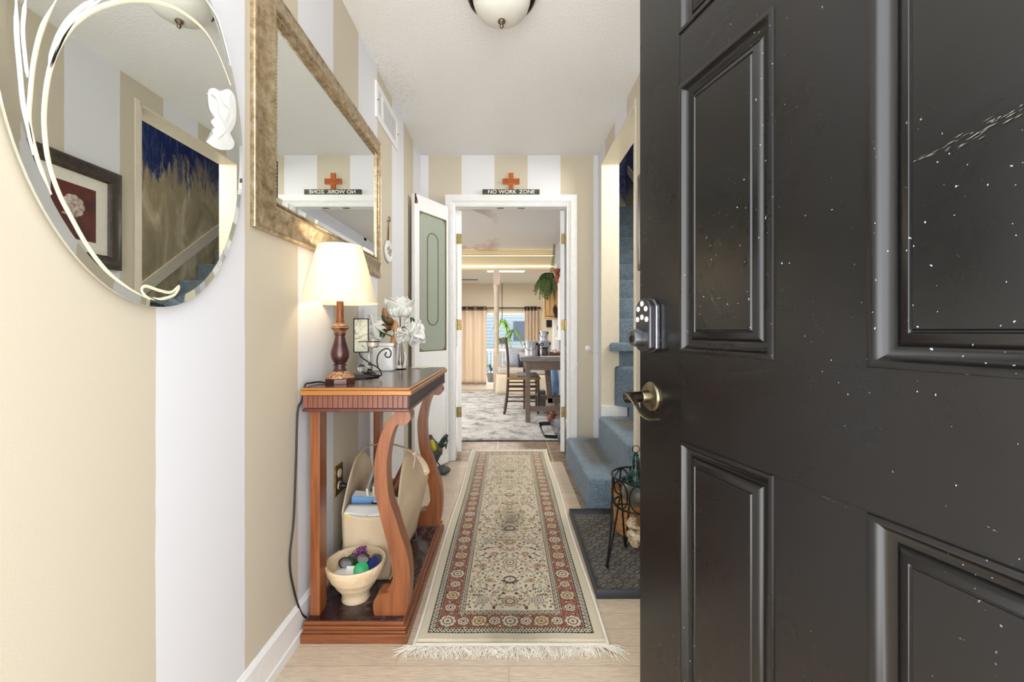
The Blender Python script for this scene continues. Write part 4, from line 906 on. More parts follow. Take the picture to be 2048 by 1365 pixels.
def magnolia(c, axis, R0, label, opened, stem_to, grp=None):
    r = root('magnolia', c, label, 'flower')
    q = Vector((0, 0, 1)).rotation_difference(Vector(axis).normalized()).to_matrix().to_4x4(); M_ = Matrix.Translation(c) @ q
    pm = MB()
    for ring, (nn, tl, cu) in enumerate(((3, .12, .15), (4, .3+opened*.2, -.1+opened*.2), (4, .62+opened*.5, -.45+opened*.3))):
        for k in range(nn):
            mb = petal(None, 2*math.pi*k/nn+ring*.6+random.uniform(-.15, .15), tl+random.uniform(-.06, .06), R0*(1+.12*ring), R0*.64, cu)
            pm.add([M_ @ Vector(v) for v in mb.v], mb.f)
    obj('petals', pm, m_pet, r, smooth=70, solid=.0012)
    a = Vector(c); b = Vector(stem_to); m_ = (a+b)/2-Vector(axis).normalized()*.02
    obj('stem', MB().tube(spline([a, a-Vector(axis).normalized()*.02, m_, b, Vector((VXc+random.uniform(-.01, .01), VYc, TZ+.02))], 6), .0032, 6), plain('brown woody stem', (104, 80, 48), .7), r, smooth=60)
    return r
neck = (VXc, VYc, TZ+.14)
magnolia(P(800, 634, 2.10), (-.02, -.12, 1), .098, 'topmost white magnolia, the largest bloom in the vase', .55, neck)
magnolia(P(772, 668, 2.08), (-.75, -.3, .4), .104, 'white magnolia leaning left towards the wall from the vase', .15, neck)
magnolia(P(812, 655, 2.06), (.95, -.1, .12), .072, 'flat opened white magnolia just under the topmost bloom', .9, neck)
magnolia(P(822, 652, 2.10), (.35, -.2, -.7), .088, 'drooping white magnolia at the right of the vase', .1, neck)
magnolia(P(805, 662, 2.04), (.05, -.5, -.45), .052, 'small white magnolia low in the centre over the vase rim', .4, neck)
lvp = root('magnolia_leaves', neck, 'green and brown magnolia leaves between the blooms in the vase', 'leaves')
for (px, py, dx, dy, col, Ln, nm) in ((786, 652, -16, -14, (52, 70, 34), .075, 'green'), (784, 655, -20, -1, (104, 72, 34), .075, 'brown'), (780, 655, -26, 6, (60, 80, 38), .07, 'green'), (790, 665, -3, 24, (176, 132, 86), .06, 'tan'), (778, 648, -8, -22, (150, 106, 66), .05, 'tan'), (774, 658, -12, 14, (58, 74, 40), .05, 'green'), (788, 648, -10, -8, (120, 74, 36), .06, 'brown'), (814, 645, 10, -4, (44, 70, 34), .04, 'green'), (790, 640, 2, 22, (186, 140, 96), .07, 'tan'), (783, 660, -14, -6, (96, 62, 30), .06, 'brown')):
    a = P(px, py, 2.05); b = P(px+dx*1.5, py+dy*1.5, 2.03); d_ = (b-a).normalized(); sd = d_.cross(Vector((0, 1, 0))).normalized()
    Lx = (b-a).length
    obj('leaf', MB().grid(lambda s, t: a+d_*Lx*s+sd*((t-.5)*2*.016*math.sin(math.pi*min(.999, max(.001, s)))**.7)+Vector((0, -.012*math.sin(math.pi*s)+.014*abs(t-.5), 0)), 8, 4), plain(nm+' magnolia leaf', col, .4), lvp, smooth=60, solid=.0008)
# ---- lace on the far end of the table
lc = MB()
for k in range(46):
    c = Vector((-.45+.028*math.cos(k*2.4)*math.sqrt(k/46)*1.6, 2.175+.024*math.sin(k*2.4)*math.sqrt(k/46)*1.8, TZ+.003))
    if c.x > -.35: continue
    lc.tube([c+Vector((.006*math.cos(a), .006*math.sin(a), .0015*math.sin(2*a+k))) for a in [q*math.pi/5 for q in range(10)]], .0012, 4, closed=True)
tag(obj('lace_doily', lc, plain('cream lace', (234, 228, 206), .8)), 'crumpled cream lace on the far end of the console', 'doily')
# ---- rooster figurine
RXc, RYc = -.487, 3.10
ro = root('rooster_figurine', (RXc, RYc, 0), 'painted rooster figurine with yellow back and dark raised tail on the floor', 'figurine')
def pr(x, y, dy=0): return P(x, y, RYc+dy)
m_rk = plain('dark grey green painted resin', (48, 56, 56), .5, c2=(72, 82, 78), sc=60, bump=.4)
obj('stone_base', MB().ball((RXc+.01, RYc, .032), .05, 14, 9, (1.15, .8, .62)), plain('grey stone resin', (84, 92, 88), .6, c2=(62, 70, 68), sc=40, bump=.4), ro, smooth=50)
obj('body', MB().tube(spline([pr(873, 925), pr(872, 912), pr(873, 900), pr(868, 888), pr(863, 880), pr(860, 874)], 6), [.010, .012, .016, .020, .025, .030, .034, .038, .042, .044, .044, .042, .040, .036, .034, .032, .030, .028, .026, .024, .022, .022, .020, .019, .019, .019, .018, .018, .016, .012, .008][:31], 14), m_rk, ro, smooth=60)
obj('back_feathers', MB().tube(spline([pr(862, 880, -.03), pr(866, 890, -.035), pr(870, 901, -.03)], 6), [.010]*2+[.016]*9+[.012]*2, 10), plain('yellow feather paint', (206, 196, 40), .5, c2=(160, 150, 30), sc=50), ro, smooth=60)
obj('saddle_feathers', MB().ball(pr(877, 900, -.02), .026, 12, 8, (1.2, .8, .8)), plain('mottled gold and purple paint', (110, 96, 50), .5, c2=(70, 40, 56), sc=90), ro, smooth=60)
obj('head', MB().ball(pr(861, 874), .016, 12, 8), plain('brown red paint', (96, 44, 34), .5), ro, smooth=60)
tl = MB()
for k, (ex, ey) in enumerate(((893, 871), (890, 874), (893, 880), (887, 876), (891, 890))):
    tl.tube(spline([pr(874, 902), pr((874+ex)/2-1, (902+ey)/2-3+k), pr(ex, ey), pr(ex+1, ey+8)], 5), [.008]+[.018]*6+[.019]*6+[.009]*3, 8, flat=.5)
obj('tail', tl, m_rk, ro, smooth=60)
obj('foot', MB().tube([pr(872, 922), (RXc, RYc, .05)], .006, 6), m_rk, ro)
# ---- door contact and its thread
dcx = .628; wb_ = tag(obj('white_button', MB().lathe([(.022, 0), (.022, .006), (.016, .010), (.006, .011), (.005, .014), (.001, .014)], (dcx, YF, .896), 28, Matrix.Rotation(math.pi/2, 4, 'X')), plain('white plastic button', (238, 238, 236), .4), smooth=40), 'round white cord button on the end wall right of the doorway', 'button')
w = spline([(dcx-.004, YF-.006, .876), (dcx-.006, YF-.006, .85), (.56, YF-.008, .78), (.545, YF-.03, .762), (.50, YF-.030, .69), (.464, YF-.024, .66)], 6)
w2 = spline([(dcx+.02, YF-.006, .893), (.66, YF-.008, .868), (.69, YF-.01, .860), (.716, 3.36, .862), (.74, 3.295, .90), (.80, 3.29, .96), (.835, 3.29, 1.0)], 8)
obj('cord', MB().tube(w, .0016, 5), m_wirew, wb_); obj('cord', MB().tube(w2, .0016, 5), m_wirew, wb_)
# ---- boot tray
TX0, TX1, TY0, TY1 = .338, .700, 1.66, 2.425
bt = root('boot_tray', (.52, 2.04, 0), 'black rubber boot tray with a raised circle pattern in front of the stairs', 'tray')
nx, ny = 150, 320; gx = np.linspace(TX0+.012, TX1-.012, nx); gy = np.linspace(TY0+.012, TY1-.012, ny); XX, YY = np.meshgrid(gx, gy)
p_ = .066; h_ = np.zeros_like(XX)
for ox, oy in ((0, 0), (.5, .5)):
    dx = (XX/p_+ox+100) % 1-.5; dy = (YY/p_+oy+100) % 1-.5
    for sx_ in (-1, 0, 1):
        for sy_ in (-1, 0, 1):
            d_ = np.hypot(dx-sx_, dy-sy_); h_ = np.maximum(h_, np.clip(1-np.abs(d_-.5)/.055, 0, 1))
            h_ = np.maximum(h_, .6*np.clip(1-np.abs(d_-.09)/.05, 0, 1))
ZZ = .006+.0045*np.minimum(1, h_*1.6)
tm = MB(); tm.v = list(zip(XX.ravel().tolist(), YY.ravel().tolist(), ZZ.ravel().tolist()))
tm.f = [(j*nx+i, j*nx+i+1, (j+1)*nx+i+1, (j+1)*nx+i) for j in range(ny-1) for i in range(nx-1)]
tmo = obj('tray_mat', tm, m_rubber, bt, smooth=60); tat = tmo.data.attributes.new('ridge', 'FLOAT', 'POINT'); tat.data.foreach_set('value', np.minimum(1, h_*1.3).ravel())
rm = MB(); 
vs = []
pr_ = [(0, 0), (.0, .030), (.004, .034), (.010, .032), (.013, .010), (.016, .006)]
for ins, z in pr_: vs += [(TX0+ins, TY0+ins, z), (TX0+ins, TY1-ins, z), (TX1-ins, TY1-ins, z), (TX1-ins, TY0+ins, z)]
rm.add(vs, [(q*4+k, q*4+(k+1) % 4, q*4+4+(k+1) % 4, q*4+4+k) for q in range(5) for k in range(4)]); rm.add([(TX0, TY0, 0.0005), (TX1, TY0, .0005), (TX1, TY1, .0005), (TX0, TY1, .0005)], [(0, 1, 2, 3)])
obj('tray_rim', rm, m_rubrim, bt, smooth=50)
# ---- wire plant stand
PX_, PY_ = .575, 1.885
ps = root('plant_stand', (PX_, PY_, .01), 'black wire plant stand with curled rings standing on the boot tray', 'plant stand')
def circ(c, r_, n_=28, ax='z'):
    out = []
    for k in range(n_):
        a = 2*math.pi*k/n_; x_, y_ = r_*math.cos(a), r_*math.sin(a)
        out.append(Vector(c)+(Vector((x_, y_, 0)) if ax == 'z' else Vector((x_, 0, y_))))
    return out
tr = .122
rg = MB().tube(circ((PX_, PY_, .400), tr, 40), .0042, 8, closed=True).tube(circ((PX_, PY_, .275), tr*.92, 40), .0042, 8, closed=True)
obj('ring', rg, m_black, ps, smooth=60)
for k in range(4):
    a = math.pi+.15+k*math.pi/2; ca, sa = math.cos(a), math.sin(a)
    def pt(r_, z, off=0): return Vector((PX_+r_*ca-off*sa, PY_+r_*sa+off*ca, z))
    l1 = spline([pt(tr, .400, -.01), pt(tr+.004, .30, -.008), pt(tr+.012, .16, -.005), pt(tr+.030, .02, 0)], 6)
    l2 = spline([pt(tr, .400, .035), pt(tr-.012, .36, .045), pt(tr-.006, .30, .04), pt(tr+.010, .16, .022), pt(tr+.030, .02, .004)], 6)
    obj('leg', MB().tube(l1, .0042, 8).tube(l2, .0042, 8).ball(pt(tr+.030, .017), .008, 10, 6), m_black, ps, smooth=60)
cu = MB()
for k in range(8):
    a = math.pi+.5+k*math.pi/4; c = Vector((PX_+tr*.96*math.cos(a), PY_+tr*.96*math.sin(a), .338)); t = Vector((-math.sin(a), math.cos(a), 0))
    cu.tube([c+t*(.044*math.cos(q))+Vector((0, 0, .058*math.sin(q))) for q in [2*math.pi*i/24 for i in range(24)]], .0032, 6, closed=True)
obj('curl', cu, m_black, ps, smooth=60)
obj('cross_bar', MB().tube([(PX_-tr*.92, PY_, .275), (PX_+tr*.92, PY_, .275)], .0035, 6).tube([(PX_, PY_-tr*.92, .275), (PX_, PY_+tr*.92, .275)], .0035, 6), m_black, ps)
fb = root('frosted_bowl', (PX_, PY_, .28), 'frosted grey glass globe resting inside the wire plant stand', 'bowl')
obj('globe', MB().lathe([(.02, .281), (.05, .288), (.075, .310), (.082, .335), (.075, .36), (.06, .372), (.056, .371), (.07, .358), (.077, .335), (.07, .312), (.04, .292), (.001, .29)], (PX_-.005, PY_-.02, 0), 36), m_frost, fb, smooth=60)
tl_ = root('teal_lantern', (PX_, PY_+.05, .40), 'teal glass hanging bottle lantern with a wire loop on the plant stand', 'lantern')
tc = P(1272, 940, 1.93)
obj('bottle', MB().lathe([(.030, -.085), (.042, -.075), (.046, -.05), (.044, -.03), (.030, -.012), (.018, .0), (.016, .05), (.011, .062), (.009, .075)], tc, 28), m_teal, tl_, smooth=60)
obj('dish', MB().lathe([(.02, -.10), (.06, -.088), (.085, -.06), (.088, -.055), (.08, -.058), (.05, -.08), (.001, -.088)], tc+Vector((.01, 0, 0)), 36), m_teal, tl_, smooth=60)
obj('wire_loop', MB().tube(circ(tc+Vector((0, 0, .092)), .016, 20, 'y'), .0018, 6, closed=True).tube(circ(tc+Vector((0, 0, .066)), .0115, 14), .002, 6, closed=True), m_black, tl_)
# ---- wicker basket
bk = root('wicker_basket', (.63, 2.20, .01), 'tan woven basket behind the wire plant stand on the boot tray', 'basket')
def wick(a, z): return 1+.02*math.sin(a*26)*(1 if int(z/.018) % 2 else -1)
obj('weave', MB().lathe([(.078+.018*(i/24)+.003*math.sin(i*math.pi), .011+i*.0092) for i in range(25)], (.625, 2.20, 0), 104, rf=wick, cap=False).lathe([(.001, .012), (.078, .012)], (.625, 2.20, 0), 24, cap=False), plain('tan wicker', (196, 148, 92), .7, c2=(160, 112, 62), sc=60, bump=.3), bk, smooth=60, solid=.003)
obj('rim', MB().tube([Vector((.625+.098*math.cos(a), 2.20+.098*math.sin(a), .232+.003*math.sin(a*20))) for a in [k*math.pi/30 for k in range(60)]], .007, 8, closed=True), plain('brown wicker rim', (150, 100, 56), .7, bump=.3), bk, smooth=60)
dv = MB()
for k in range(16):
    c = P(1262+random.uniform(-4, 14), 1062+random.uniform(-24, 26), 1.98+random.uniform(-.02, .03)); c.z = max(c.z, .035); dv.ball(c, random.uniform(.014, .026), 9, 6, (1, .8, random.uniform(.5, 1)))
mv = MB(); 
for v in dv.v:
    v = Vector(v); mv.v.append(tuple(v+noise.noise_vector(v*60)*.012))
mv.f = dv.f
tag(obj('dried_flowers', mv, plain('cream dried petals', (226, 210, 180), .9, c2=(180, 154, 118), sc=50), smooth=50), 'cream dried flower head hanging below the plant stand', 'dried flowers')
# ================================================================ PERSIAN RUNNER
RW, RL, RES = .632, 2.27, .00195
rnx, rny = int(RW/RES), int(RL/RES)
def L3(c): return np.array(lin(c)[:3])
CREAM, BLK, RED, DRED, TAN, GRN, PNK, BRN = map(L3, ((206, 196, 172), (36, 34, 36), (116, 50, 42), (86, 36, 34), (196, 168, 130), (136, 138, 110), (176, 130, 118), (112, 84, 66)))
ux = (np.arange(rnx)+.5)*RES; uy = (np.arange(rny)+.5)*RES
UX, UY = np.meshgrid(ux, uy)
img = np.tile(CREAM, (rny, rnx, 1)).astype(float)
ex = np.minimum(UX, RW-UX); ey = np.minimum(UY, RL-UY); E = np.minimum(ex-.034, ey-.036)   # distance inside the pattern edge
along = np.where(ex-.034 < ey-.036, UY, UX)
g1, g2, g3 = .026, .095, .117
def guard(lo, hi, ph):
    m = (E >= lo) & (E < hi); t = (E-lo)/(hi-lo); a = along/.0215+ph
    s = np.sin(2*np.pi*a); cx_ = .5+.30*s
    vine = np.abs(t-cx_) < .11
    leafm = (np.abs(((a*2+.25) % 1)-.5) < .22) & (np.abs(t-(1-cx_)) < .16)
    curl = np.hypot(((a*2) % 1-.5)*1.0, (t-.5)*1.4); ring = np.abs(curl-.34) < .07
    edge = (t < .07) | (t > .93)
    img[m] = BLK
    k = m & (vine | leafm | ring) & ~edge; img[k] = CREAM*.95
guard(0, g1, 0); guard(g2, g3, .3)
m = (E >= g1) & (E < g2); img[m] = RED
img[(np.abs(E-g1-.001) < .0013) | (np.abs(E-g2+.001) < .0013)] = TAN
img[(np.abs(E-g1-.0035) < .0011) | (np.abs(E-g2+.0035) < .0011)] = DRED
# small curls over the red
nz = np.sin(UX*420+3*np.sin(UY*160))*np.sin(UY*420+3*np.sin(UX*170)); img[m & (np.abs(nz) < .10) & (E > g1+.006) & (E < g2-.006)] = TAN
def win(cx, cy, r):
    i0, i1 = max(0, int((cx-r)/RES)), min(rnx, int((cx+r)/RES)+2); j0, j1 = max(0, int((cy-r)/RES)), min(rny, int((cy+r)/RES)+2)
    return slice(j0, j1), slice(i0, i1)
def rosette(cx, cy, r, n_=8, cols=(CREAM, BLK, PNK), rot=0., sy=1.):
    sl = win(cx, cy, r*1.1); X_, Y_ = UX[sl]-cx, (UY[sl]-cy)/sy; q = np.hypot(X_, Y_)/r; a = np.arctan2(Y_, X_)+rot
    pet = .82+.16*np.abs(np.cos(a*n_/2)); sub = img[sl]
    sub[q < pet] = BLK if cols[0] is not CREAM else DRED; sub[q < pet-.09] = cols[0]
    sub[(q < pet-.09) & (q > .5) & (np.abs(np.sin(a*n_/2)) < .16)] = cols[0]*.45
    sub[(q < .56-.05*np.cos(a*n_))] = cols[1]; sub[q < .42-.05*np.cos(a*n_)] = cols[0]; sub[q < .22] = cols[2]; sub[q < .1] = BLK
def blob(cx, cy, r, c, n_=5, hole=True, rot=0.):
    sl = win(cx, cy, r*1.3); X_, Y_ = UX[sl]-cx, UY[sl]-cy; q = np.hypot(X_, Y_)/r; a = np.arctan2(Y_, X_)+rot; sub = img[sl]
    sub[q < .75+.25*np.cos(n_*a)] = c
    if hole: sub[q < .32] = CREAM*.9
def line(pts, w_, c):
    for (x0, y0), (x1, y1) in zip(pts[:-1], pts[1:]):
        d = math.hypot(x1-x0, y1-y0); n_ = max(2, int(d/(RES*.8)))
        for k in range(n_):
            x_, y_ = x0+(x1-x0)*k/n_, y0+(y1-y0)*k/n_; sl = win(x_, y_, w_); img[sl][np.hypot(UX[sl]-x_, UY[sl]-y_) < w_] = c
def motif(cx, cy, k, r, rot):
    if k % 4 == 0: rosette(cx, cy, r, 8, (CREAM, BLK, PNK), rot)
    elif k % 4 == 2: rosette(cx, cy, r*.95, 6, (TAN, BRN, GRN), rot); [blob(cx+r*.7*math.cos(a), cy+r*.7*math.sin(a), .006, CREAM, 3, False) for a in (0.6, 2.2, 3.8, 5.4)]
    else: rosette(cx, cy, r*.72, 5, (CREAM*.95, BRN, RED), rot); [blob(cx+r*1.0*math.cos(a+rot), cy+r*1.0*math.sin(a+rot), .0055, TAN, 3, False) for a in (0.8, 2.35, 3.95, 5.5)]
cb_ = (g1+g2)/2; xb = .034+cb_; yb = .036+cb_
n_long = 28; n_sh = 8
for s in range(n_long+1):
    y_ = yb+(RL-2*yb)*s/n_long
    for x_ in (xb, RW-xb): motif(x_, y_, s, .0335, s)
for s in range(1, n_sh):
    x_ = xb+(RW-2*xb)*s/n_sh
    for y_ in (yb, RL-yb): motif(x_, y_, s, .0335, s)
# field: floral sprays mirrored about the centre line
FX0, FX1, FY0, FY1 = .034+g3, RW-.034-g3, .036+g3, RL-.036-g3; cxm = RW/2
img[(np.abs(E-g3-.0015) < .0012)] = TAN
rr_ = random.Random(3)
def both(fn, dx, *a, **k): fn(cxm+dx, *a, **k); fn(cxm-dx, *a, **k)
cols_ = [BLK, BRN, BRN, DRED, DRED, PNK, TAN, GRN, BRN, BLK]
per = .46
ny_ = int((FY1-FY0)/per)+1
for t in range(ny_+1):
    b0 = FY0+t*per
    def ok(y): return FY0+.012 < y < FY1-.012
    # scrolling vines
    for (ax_, ph, amp) in ((.045, 0, .03), (.10, 1.7, .035), (.14, 3.1, .02)):
        for sgn in (1, -1):
            pts = []
            for k in range(60):
                y_ = b0+per*k/60; dx = ax_+amp*math.sin(2*math.pi*k/60*2+ph)
                if ok(y_) and dx < (FX1-FX0)/2-.008: pts.append((cxm+sgn*dx, y_))
            if len(pts) > 1: line(pts, .0013, BRN)
    if ok(b0+.055): rosette(cxm, min(FY1-.05, b0+.055), .034, 12, (TAN, L3((70, 60, 84)), CREAM)) 
    if ok(b0+.20):
        for q in range(7):
            a = math.pi*(.12+.76*q/6); blob(cxm+.030*math.cos(a), b0+.20-.026*math.sin(a), .010, BRN if q % 2 else DRED, 2, False, a)
            blob(cxm+.024*math.cos(a), b0+.20+.02*math.sin(a), .007, BLK, 2, False, a)
        blob(cxm, b0+.20, .008, L3((90, 80, 100)), 4)
    if ok(b0+.33): rosette(cxm, b0+.33, .034, 10, (CREAM*.93, BRN, TAN), sy=1.2)
    # diamond outline round the centre flowers
    for cy_, hh_ in ((b0+.055, .075), (b0+.33, .07)):
        for sg_ in (1, -1):
            pts = [(cxm+sg_*w__*.052, cy_+h__*hh_) for w__, h__ in ((0, -1), (.5, -.6), (1, -.3), (.92, 0), (1, .3), (.5, .6), (0, 1)) if ok(cy_+h__*hh_)]
            if len(pts) > 2: line(pts, .0016, L3((188, 140, 96)))
    if ok(b0+.06): both(rosette, .105, b0+.06, .026, 9, (CREAM*.93, L3((120, 84, 96)), PNK))
    if ok(b0+.19): both(rosette, .085, b0+.19, .020, 7, (TAN, BRN, RED), sy=.8)
    if ok(b0+.30): both(rosette, .12, b0+.30, .022, 7, (L3((206, 170, 140)), DRED, BLK))
    if ok(b0+.40): both(rosette, .07, b0+.40, .020, 6, (L3((196, 150, 110)), BRN, CREAM))
    placed = []
    for _ in range(900):
        dx = rr_.uniform(.004, .158); dy = rr_.uniform(0, per); y_ = b0+dy; r_ = rr_.choice((.005, .0065, .0075, .010))
        if not ok(y_) or any(math.hypot(dx-p[0], dy-p[1]) < .0145 for p in placed): continue
        if any(math.hypot(dx-a, dy-b) < c for a, b, c in ((0, .055, .04), (0, .2, .04), (0, .33, .045), (.105, .06, .03), (.085, .19, .024), (.12, .30, .025), (.07, .40, .023))): continue
        placed.append((dx, dy)); c = rr_.choice(cols_); a = rr_.uniform(0, 6); nn = rr_.choice((3, 5, 4, 2))
        both(blob, dx, y_, r_, c, nn, rr_.random() < .6, a)
        if rr_.random() < .35:
            for sgn in (1, -1): line([(cxm+sgn*(dx+.008*math.cos(q)), y_+.008*math.sin(q)) for q in (a, a+.6, a+1.2, a+1.9)], .001, BRN)
# fading and soiling of the pile towards the far end
blurn = np.zeros_like(UX)
for k, (fx_, fy_) in enumerate(((7, 3.1), (15, 6.3), (31, 13.7), (9, 21))): blurn += np.sin(UX*fx_+k*1.3+2*np.sin(UY*fy_*.7))*np.sin(UY*fy_+k+1.5*np.sin(UX*fx_))/(1+k*.5)
fade = np.clip((UY-.8)/1.3, 0, 1)[..., None]*.45
img = img*(1-fade)+(img*.45+CREAM*.55)*fade
sp = np.exp(-((UX-cxm)/.12)**2)*(.5+.5*np.sin(UY*7.5+1.2))*np.clip(blurn*.5+.35, 0, 1)
img *= (1-.5*np.clip(sp, 0, 1))[..., None]*np.array([1, .97, .90])**np.clip(sp, 0, 1)[..., None]
img *= (1+.10*(rng.random(UX.shape)-.5))[..., None]
img = np.clip(img, 0, 1)
# mesh
X0, Y0r = -.312, 1.425
ZZ = .0085+.0007*rng.random(UX.shape); edge = np.minimum(np.minimum(UX, RW-UX), np.minimum(UY, RL-UY)); ZZ = ZZ*np.clip(edge/.006, .15, 1)
ZZ += .0008*np.sin(UX*30+UY*3)+.002*np.exp(-((UX-.0)/.03)**2)*(.5+.5*np.sin(UY*9))
PX = UX+X0+.004*np.sin(UY*5+1)*np.exp(-edge/.05); PYY = UY+Y0r
me = bpy.data.meshes.new('runner_rug'); nv = rnx*rny
me.vertices.add(nv); me.vertices.foreach_set('co', np.stack([PX, PYY, ZZ], -1).ravel())
jj, ii = np.meshgrid(np.arange(rny-1), np.arange(rnx-1), indexing='ij'); a = (jj*rnx+ii).ravel(); quads = np.stack([a, a+1, a+1+rnx, a+rnx], -1).ravel()
nf = len(a); me.loops.add(nf*4); me.loops.foreach_set('vertex_index', quads); me.polygons.add(nf); me.polygons.foreach_set('loop_start', np.arange(nf)*4); me.polygons.foreach_set('loop_total', np.full(nf, 4)); me.update(calc_edges=True); me.validate()
at = me.color_attributes.new('Col', 'FLOAT_COLOR', 'POINT'); at.data.foreach_set('color', np.concatenate([img.reshape(-1, 3), np.ones((nv, 1))], 1).ravel())
me.materials.append(m_rug); me.shade_smooth()
rug = bpy.data.objects.new('runner_rug', me); COL.objects.link(rug); MW[rug.name] = Matrix()
tag(rug, 'fringed cream and red patterned runner rug down the middle of the hall', 'rug')
hem = MB()
for y_ in (Y0r-.022, Y0r+RL): hem.grid(lambda a, b, y_=y_: Vector((X0-.004+(RW+.008)*a, y_+.022*b, .002+.006*math.sin(math.pi*b))), 40, 4)
obj('hem', hem, m_fringe, rug, smooth=60)
sel = MB()
for x_ in (X0-.002, X0+RW+.002): sel.tube([(x_+.004*math.sin((y_-Y0r)*5+1), y_, .006) for y_ in np.arange(Y0r-.02, Y0r+RL+.02, .03)], .006, 8)
obj('edge_binding', sel, m_fringe, rug, smooth=60)
fg = MB()
for side, y_, dr_, cnt in ((0, Y0r-.020, -1, 560), (1, Y0r+RL+.020, 1, 200)):
    for k in range(cnt):
        x_ = X0-.01+(RW+.02)*(k+random.random())/cnt; L_ = random.uniform(.035, .06)*(1 if side == 0 else .6); a = random.gauss(0, .45)
        if side == 0 and k > cnt-30: a = random.gauss(.9, .3); L_ *= 1.3
        if side == 0 and k < 26: a = random.gauss(-.7, .3); L_ *= 1.3
        z_ = random.uniform(.0025, .007); b = a+random.gauss(0, .5)
        p0 = Vector((x_, y_, .004)); p1 = p0+Vector((math.sin(a)*L_*.5, dr_*math.cos(a)*L_*.5, z_)); p2 = p1+Vector((math.sin(b)*L_*.5, dr_*abs(math.cos(b))*L_*.5, -z_+.0))
        fg.tube([p0, (p0+p1)/2+Vector((0, 0, .002)), p1, p2+Vector((0, 0, -.002))], [.0016, .0014, .0012, .0008], 4)
obj('fringe', fg, m_fringe, rug, smooth=60)['kind'] = 'stuff'
# ================================================================ LOUNGE THINGS
tag(obj('area_rug', MB().grid(lambda a, b: Vector((-2.6+3.1*a, 4.03+3.35*b+.01*math.sin(a*9), .008+.002*noise.noise(Vector((a*9, b*9, 0))))), 40, 40), m_lrug, smooth=60, solid=.008), 'large grey distressed area rug on the lounge floor', 'rug')
# post
po = MB(); q = sq = None
po.box(-.272, -.168, 7.47, 7.574, 1.84, 2.10).box(-.272, -.168, 7.47, 7.574, -.0, .62)
po.lathe([(.058, .60), (.058, .62), (.047, .64), (.052, .655), (.046, .67), (.040, .70), (.043, 1.0), (.052, 1.02), (.045, 1.04), (.041, 1.06), (.045, 1.35), (.052, 1.36), (.045, 1.38), (.042, 1.4), (.048, 1.62), (.044, 1.70), (.052, 1.72), (.046, 1.75), (.055, 1.80), (.058, 1.84)], (-.22, 7.522, 0), 28)
tag(obj('turned_post', po, plain('pale pink beige post paint', (206, 190, 172), .5), smooth=35), 'pale turned wooden post under the lounge beam', 'post', kind='structure')
# curtains and rod
rd = root('curtain_rod', (-.3, 10.9, 1.62), 'black curtain rod with round finials over the glass door', 'curtain rod')
obj('rod', MB().tube([(-1.45, 10.88, 1.612), (.76, 10.88, 1.612)], .015, 10), m_black, rd)
obj('finial', MB().ball((.775, 10.88, 1.612), .032, 12, 8).ball((-1.465, 10.88, 1.612), .032, 12, 8), m_black, rd, smooth=60)
obj('bracket', MB().box(.68, .70, 10.88, 11.0, 1.60, 1.625).box(-1.42, -1.40, 10.88, 11.0, 1.60, 1.625), m_black, rd)
def curtain_mat():
    n = N('beige curtain cloth'); z = n.math('ADD', n.xyz()[2], 1.6)
    top = n.math('GREATER_THAN', z, 1.545); bot = n.math('LESS_THAN', z, -.27)
    c = n.mix(n.math('MAXIMUM', top, n.math('MULTIPLY', bot, .5)), (232, 216, 198), (150, 126, 106)); n.color(c)
    tr = n.n('ShaderNodeBsdfTranslucent'); n.l(c, tr.inputs[0]); mx_ = n.n('ShaderNodeMixShader'); mx_.inputs[0].default_value = .4
    n.l(n.b.outputs[0], mx_.inputs[1]); n.l(tr.outputs[0], mx_.inputs[2]); n.l(mx_.outputs[0], n.t.nodes['Material Output'].inputs[0]); n.b.inputs['Roughness'].default_value = .9; return n.m
m_cur = curtain_mat()
def curtain(x0, x1, folds, label, z0=-.32):
    r = root('curtain', ((x0+x1)/2, 10.88, 1.6), label, 'curtain', group=None)
    obj('cloth', MB().grid(lambda a, b: Vector((x0+(x1-x0)*a, 10.88+.045*math.sin(2*math.pi*folds*a)*(1-.2*b)+.01*math.sin(5*b+9*a), 1.655+(z0-1.655)*b)), folds*14, 14), m_cur, r, smooth=60, solid=.003)
    gm_ = MB(); 
    for k in range(folds*2):
        c = Vector((x0+(x1-x0)*(k+.0)/(folds*2)+.01, 10.865, 1.612)); gm_.tube([c+Vector((.024*math.cos(a), -.012, .024*math.sin(a))) for a in [q*math.pi/6 for q in range(12)]], .006, 6, closed=True)
    obj('grommet', gm_, m_black, r)
curtain(-1.24, -.57, 3, 'wide beige grommet curtain left of the glass door')
curtain(.40, .73, 4, 'narrow gathered beige curtain right of the glass door')
# little black box on the far wall, vent and tube light
tag(obj('wall_box', MB().box(.955, 1.09, 10.94, 11.0, 1.13, 1.31), m_black, bevel=.004), 'small black square frame on the far lounge wall', 'frame')
tag(obj('ceiling_vent', MB().box(-1.22, -.72, 9.9, 10.05, 2.215, 2.225), plain('grey vent', (110, 108, 108), .6)), 'dark slot vent in the lower sitting area ceiling', 'vent')
tag(obj('tube_light', MB().box(-.42, .30, 8.4, 8.46, 2.19, 2.22), m_tube), 'long bright tube light behind the lounge beam', 'light')
